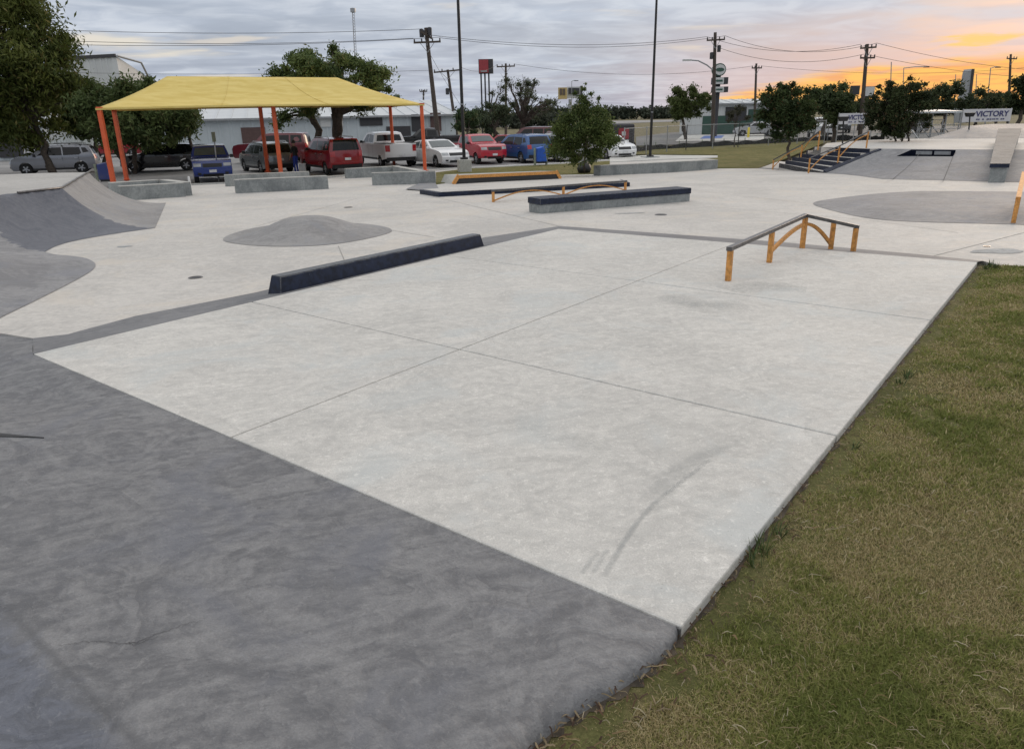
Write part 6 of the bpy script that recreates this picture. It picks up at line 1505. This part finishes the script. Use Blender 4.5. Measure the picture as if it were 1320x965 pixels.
wire(o1[1][0] + Vector((0, 0, .2)), P(-60, 33, 52), .6, 'uppermost thin power line running left from the tall power pole')
wire(o1[2][0] + Vector((0, 0, .3)), P(-60, 46, 52), .7, 'second power line running left from the tall power pole')
wire(o1[2][1] + Vector((0, 0, .3)), P(-60, 53, 53), .7, 'lowest power line running left from the tall power pole')
wire(o1[1][1] + Vector((0, 0, .2)), o4[1][0] + Vector((0, 0, .3)), 1.1, 'upper power line between the tall pole and the pole by the oval sign')
wire(o1[2][1] + Vector((0, 0, .25)), o4[1][1] + Vector((0, 0, .3)), 1.3, 'lower power line between the tall pole and the pole by the oval sign')
wire(o4[1][0] + Vector((0, 0, .3)), o6[1][0] + Vector((0, 0, .3)), 1.4, 'upper power line between the oval sign pole and the leaning pole')
wire(o4[1][1] + Vector((0, 0, .3)), o6[1][1] + Vector((0, 0, .3)), 1.6, 'second power line between the oval sign pole and the leaning pole')
wire(P(922, 60, 72), P(1114, 70, 66), 1.5, 'lowest power line between the oval sign pole and the leaning pole')
wire(o6[1][1] + Vector((0, 0, .3)), P(1400, 92, 80), 1.0, 'upper power line running right from the leaning pole')
wire(P(1115, 70, 66), P(1400, 100, 84), 1.0, 'lower power line running right from the leaning pole')
wire(P(-60, 88, 90), o2[1][0] + Vector((0, 0, .2)), .8, 'faint line running left from the shorter leaning pole', .02)
wire(o2[1][1] + Vector((0, 0, .2)), o3[1][0] + Vector((0, 0, .2)), .8, 'line between the shorter leaning pole and the slim pole', .02)
wire(o3[1][1] + Vector((0, 0, .2)), o5[1][0] + Vector((0, 0, .2)), 1.6, 'long line between the slim pole and the plain pole', .022)
wire(o5[1][1] + Vector((0, 0, .2)), P(1400, 78, 96), 1.8, 'long line running right from the plain pole', .022)
wire(P(549, 60, 60), P(604, 150, 68), .4, 'guy wire dropping right from the tall power pole', .018)
# ------------------------------------------------------------------ grass blades, litter, small cracks
def blades(poly, n, hmin, hmax, wd, seed, near, far, name='grass_blades', straw=.25, zf=lawnz, lean=.8, label=None):
    g = np.random.default_rng(seed); pa = np.array([p[:2] for p in poly]); lo, hi = pa.min(0), pa.max(0); out = []
    tot = 0
    while tot < n:
        k = n * 3; p = np.c_[g.uniform(lo[0], hi[0], k), g.uniform(max(lo[1], -1), min(hi[1], far), k)]; r_ = np.hypot(p[:, 0], p[:, 1])
        pr_ = np.clip((near / np.maximum(r_, .5)) ** 1.6, 0, 1); vis = np.abs(np.degrees(np.arctan2(p[:, 0], p[:, 1]))) < 48
        p = p[(g.random(k) < pr_) & vis & (r_ < far)]; p = p[inpoly(p, pa)]; out.append(p); tot += len(p)
    p = np.concatenate(out)[:n]; r_ = np.hypot(p[:, 0], p[:, 1]); z = zf.arr(p[:, 0], p[:, 1])
    # patchiness
    def vnoise(P_, f, sd):
        gg = np.random.default_rng(sd).random((64, 64)); X_, Y_ = P_[:, 0] * f % 63, P_[:, 1] * f % 63; xi, yi = X_.astype(int), Y_.astype(int); u, v = X_ - xi, Y_ - yi; u, v = u * u * (3 - 2 * u), v * v * (3 - 2 * v)
        return (gg[xi, yi] * (1 - u) + gg[xi + 1, yi] * u) * (1 - v) + (gg[xi, yi + 1] * (1 - u) + gg[xi + 1, yi + 1] * u) * v
    P5 = p + 20; vq = 1.3 * (vnoise(P5, 1.1, 1) - .5) + 1.8 * (vnoise(P5, 2.7, 2) - .5) + 1.4 * (vnoise(P5, 6.5, 3) - .5) + 1.0 * (vnoise(P5, 15, 4) - .5)
    q = np.sin(p[:, 0] * 2.1 + 1.3 * np.sin(p[:, 1] * 1.7)) * .5 + np.sin(p[:, 1] * 3.3 + 2 * np.sin(p[:, 0] * 1.1 + 1)) * .5 + .6 * np.sin(p[:, 0] * 7.3 + p[:, 1] * 5.1) * np.sin(p[:, 1] * 6.1 - p[:, 0] * 3.7)
    ed = edist(p, LA, False); q = .15 * q + 1.15 * vq - .9 * np.exp(-ed / .10); hole = (ed < .045 + .02 * g.random(n)) | (ed < .045 + .13 * vnoise(P5, 5, 7) * (vnoise(P5, 1.3, 9) > .25)) | (vnoise(P5, 3.1, 11) + .3 * vnoise(P5, 11, 12) > 1.08)
    h = g.uniform(hmin, hmax, n) * (1 + .25 * np.clip(q, -1.5, 1)) * (1 - .45 * np.exp(-ed / .06)); w_ = wd * g.uniform(.6, 1.3, n) * np.clip(r_ / 3.0, 1, 3.2)
    az = g.uniform(0, 2 * np.pi, n); d1 = np.c_[np.cos(az), np.sin(az)]; la = g.uniform(.2, 1, n) * lean * h * 1.3; az2 = g.uniform(0, 2 * np.pi, n); d2 = np.c_[np.cos(az2), np.sin(az2)]
    h = np.where(hole & (g.random(n) < .88), h * .08, h)
    V = np.zeros((n, 5, 3)); b = np.c_[p, z]
    V[:, 0, :2] = p - d1 * w_[:, None] / 2; V[:, 1, :2] = p + d1 * w_[:, None] / 2; V[:, 0, 2] = V[:, 1, 2] = z - .004
    m_ = p + d2 * (la * .35)[:, None]; V[:, 2, :2] = m_ + d1 * w_[:, None] * .42; V[:, 3, :2] = m_ - d1 * w_[:, None] * .42; V[:, 2, 2] = V[:, 3, 2] = z + h * .6
    V[:, 4, :2] = p + d2 * la[:, None]; V[:, 4, 2] = z + h * (1 - .25 * g.random(n))
    base = (np.arange(n) * 5)[:, None]; T = np.concatenate([base + [0, 1, 2], base + [0, 2, 3], base + [3, 2, 4]], axis=1).reshape(-1, 3)
    s = g.random(n); ps = np.clip(straw * (1 - .95 * q), .06, .9); isS = s < ps
    gA, gB = np.array((.135, .165, .040)), np.array((.33, .33, .105)); u = np.clip(.5 - .25 * q + g.normal(0, .25, n), 0, 1)[:, None]
    col = gA * (1 - u) + gB * u; sA, sB = np.array((.31, .25, .12)), np.array((.54, .46, .27)); u2 = (g.random(n) ** 1.5)[:, None]; col = np.where(isS[:, None], sA * (1 - u2) + sB * u2, col)
    col = np.repeat(np.c_[col, np.ones(n)], 5, axis=0); o = npmesh(name, V.reshape(-1, 3), T, 'blade', col); tag(o, label, 'grass', None, 'stuff'); return o
blades(lawnpoly, 400000, .010, .026, .0026, 51, 1.9, 13.5, straw=.42, lean=1.3, label='short dry mown grass of the lawn beside the pale slab')
se = inset([q for a_, b_ in zip(edge[:-1], edge[1:]) for q in [a_.lerp(b_, i / max(1, int((b_ - a_).length / .12))) for i in range(max(1, int((b_ - a_).length / .12)))]] + [edge[-1]], .05); ribbon('bare_soil_edge', se, [.10 + .07 * math.sin(i * 1.9) ** 2 for i in range(len(se))], .006, 'soil', None, lawnz)
# long straw pieces  lying on the lawn and along the slab edge
def litter(n, seed, l0, l1, edge_only, name, label, cols, w0=.003):
    g = np.random.default_rng(seed); pa = np.array([p[:2] for p in lawnpoly]); p = np.c_[g.uniform(0, 9, n * 30), g.uniform(.6, 10, n * 30)]; r_ = np.hypot(p[:, 0], p[:, 1])
    p = p[(g.random(len(p)) < (2.2 / np.maximum(r_, 1)) ** 1.5)]; p = p[inpoly(p, pa)]
    if edge_only: p = p[edist(p, LA, False) < np.abs(g.normal(0, .09, len(p))) + .015]
    p = p[:n]; n = len(p); z = lawnz.arr(p[:, 0], p[:, 1]) + g.uniform(.010, .03, n); L_ = g.uniform(l0, l1, n); az = g.uniform(0, 6.28, n); bend = g.normal(0, .5, n); k = 5; V = np.zeros((n, 2 * k, 3)); x = p.copy(); a = az.copy()
    w_ = w0 * g.uniform(.6, 1.4, n)
    for i in range(k):
        nn = np.c_[-np.sin(a), np.cos(a)] * (w_ * (1 - .6 * abs(i / (k - 1) - .4)))[:, None]; zz = z + .012 * np.sin(i / (k - 1) * math.pi) * g.random(n); V[:, 2 * i] = np.c_[x - nn, zz]; V[:, 2 * i + 1] = np.c_[x + nn, zz + .002]
        x = x + np.c_[np.cos(a), np.sin(a)] * (L_ / (k - 1))[:, None]; a = a + bend / k
    base = (np.arange(n) * 2 * k)[:, None]; Fq = np.concatenate([base + [2 * i, 2 * i + 2, 2 * i + 3, 2 * i + 1] for i in range(k - 1)], axis=1).reshape(-1, 4)
    c_ = np.array(cols)[g.integers(0, len(cols), n)] * g.uniform(.7, 1.2, n)[:, None]; o = npmesh(name, V.reshape(-1, 3), Fq, 'blade', np.repeat(np.c_[c_, np.ones(n)], 2 * k, axis=0)); tag(o, label, 'grass', None, 'stuff'); return o
litter(5200, 61, .015, .055, False, 'dry_clippings', 'scattered pale dry grass clippings on the lawn', [(.34, .28, .17), (.24, .18, .09), (.18, .14, .07), (.42, .37, .26)], .0009)
litter(160, 63, .05, .12, False, 'dry_stalks', 'a few longer dry stalks lying on the lawn', [(.40, .34, .22), (.30, .24, .14)], .0012)
litter(3600, 62, .012, .05, True, 'edge_debris', 'brown dead leaves and straw along the slab edge', [(.11, .065, .04), (.20, .14, .075), (.08, .05, .035), (.24, .19, .12)], .0028)
def tuft(px, py, n, h, seed):
    g = random.Random(seed); c = G(px, py, -.04); c.x += .07; m = MB()
    for i in range(n):
        a = g.uniform(0, 6.28); r_ = g.uniform(0, .05); p = Vector((c.x + r_ * math.cos(a), c.y + r_ * math.sin(a), lawnz(c.x, c.y))); t_ = p + Vector((g.uniform(-.05, .05), g.uniform(-.05, .05), h * g.uniform(.6, 1.2))); s = Vector((math.cos(a + 1.5), math.sin(a + 1.5), 0)) * .003
        q = p.lerp(t_, .55) + Vector((0, 0, .01)); m.add([p - s, p + s, q + s * .8, q - s * .8, t_], [(0, 1, 2, 3), (3, 2, 4)])
    o = m.build('grass_tuft', 'tuft'); tag(o, 'grass', 'grass', None, 'stuff'); return o
M['tuft'] = simple('green_weed', (.055, .085, .02), .7, var=.4, scale=30, world=True)
for i, (x, y, n, h) in enumerate(((959, 712, 24, .09), (983, 688, 20, .07), (948, 724, 18, .06), (1156, 486, 26, .07), (1150, 495, 20, .05), (1086, 577, 14, .05), (1268, 345, 40, .10), (1275, 347, 40, .08), (1263, 346, 30, .07))): o = tuft(x, y, n, h, i); o['label'] = 'small green weed tufts at the slab edge'
# hairline cracks in the charcoal concrete
M['crack'] = simple('hairline_crack', (.065, .065, .07), .9, world=True)
def crack(pts, wd, seed):
    g = random.Random(seed); w3 = [G(x, y, zdark) for x, y in pts]; q = []
    for a, b in zip(w3[:-1], w3[1:]):
        for i in range(6): p = a.lerp(b, i / 6); q.append(p + Vector((g.uniform(-.006, .006), g.uniform(-.006, .006), 0)))
    q.append(w3[-1]); n = len(q); ws = [wd * (.25 + .9 * math.sin(math.pi * min(1, (i + .5) / n)) * g.uniform(.5, 1.2)) for i in range(n)]
    ribbon('hairline_crack', q, ws, .0028, 'crack', None, zdark)
crack([(75, 832), (100, 828), (130, 826), (160, 829), (176, 828), (200, 818), (222, 811), (245, 802), (262, 800)], .0025, 1)
crack([(160, 828), (174, 831), (190, 825), (212, 818)], .002, 2)
#@@END
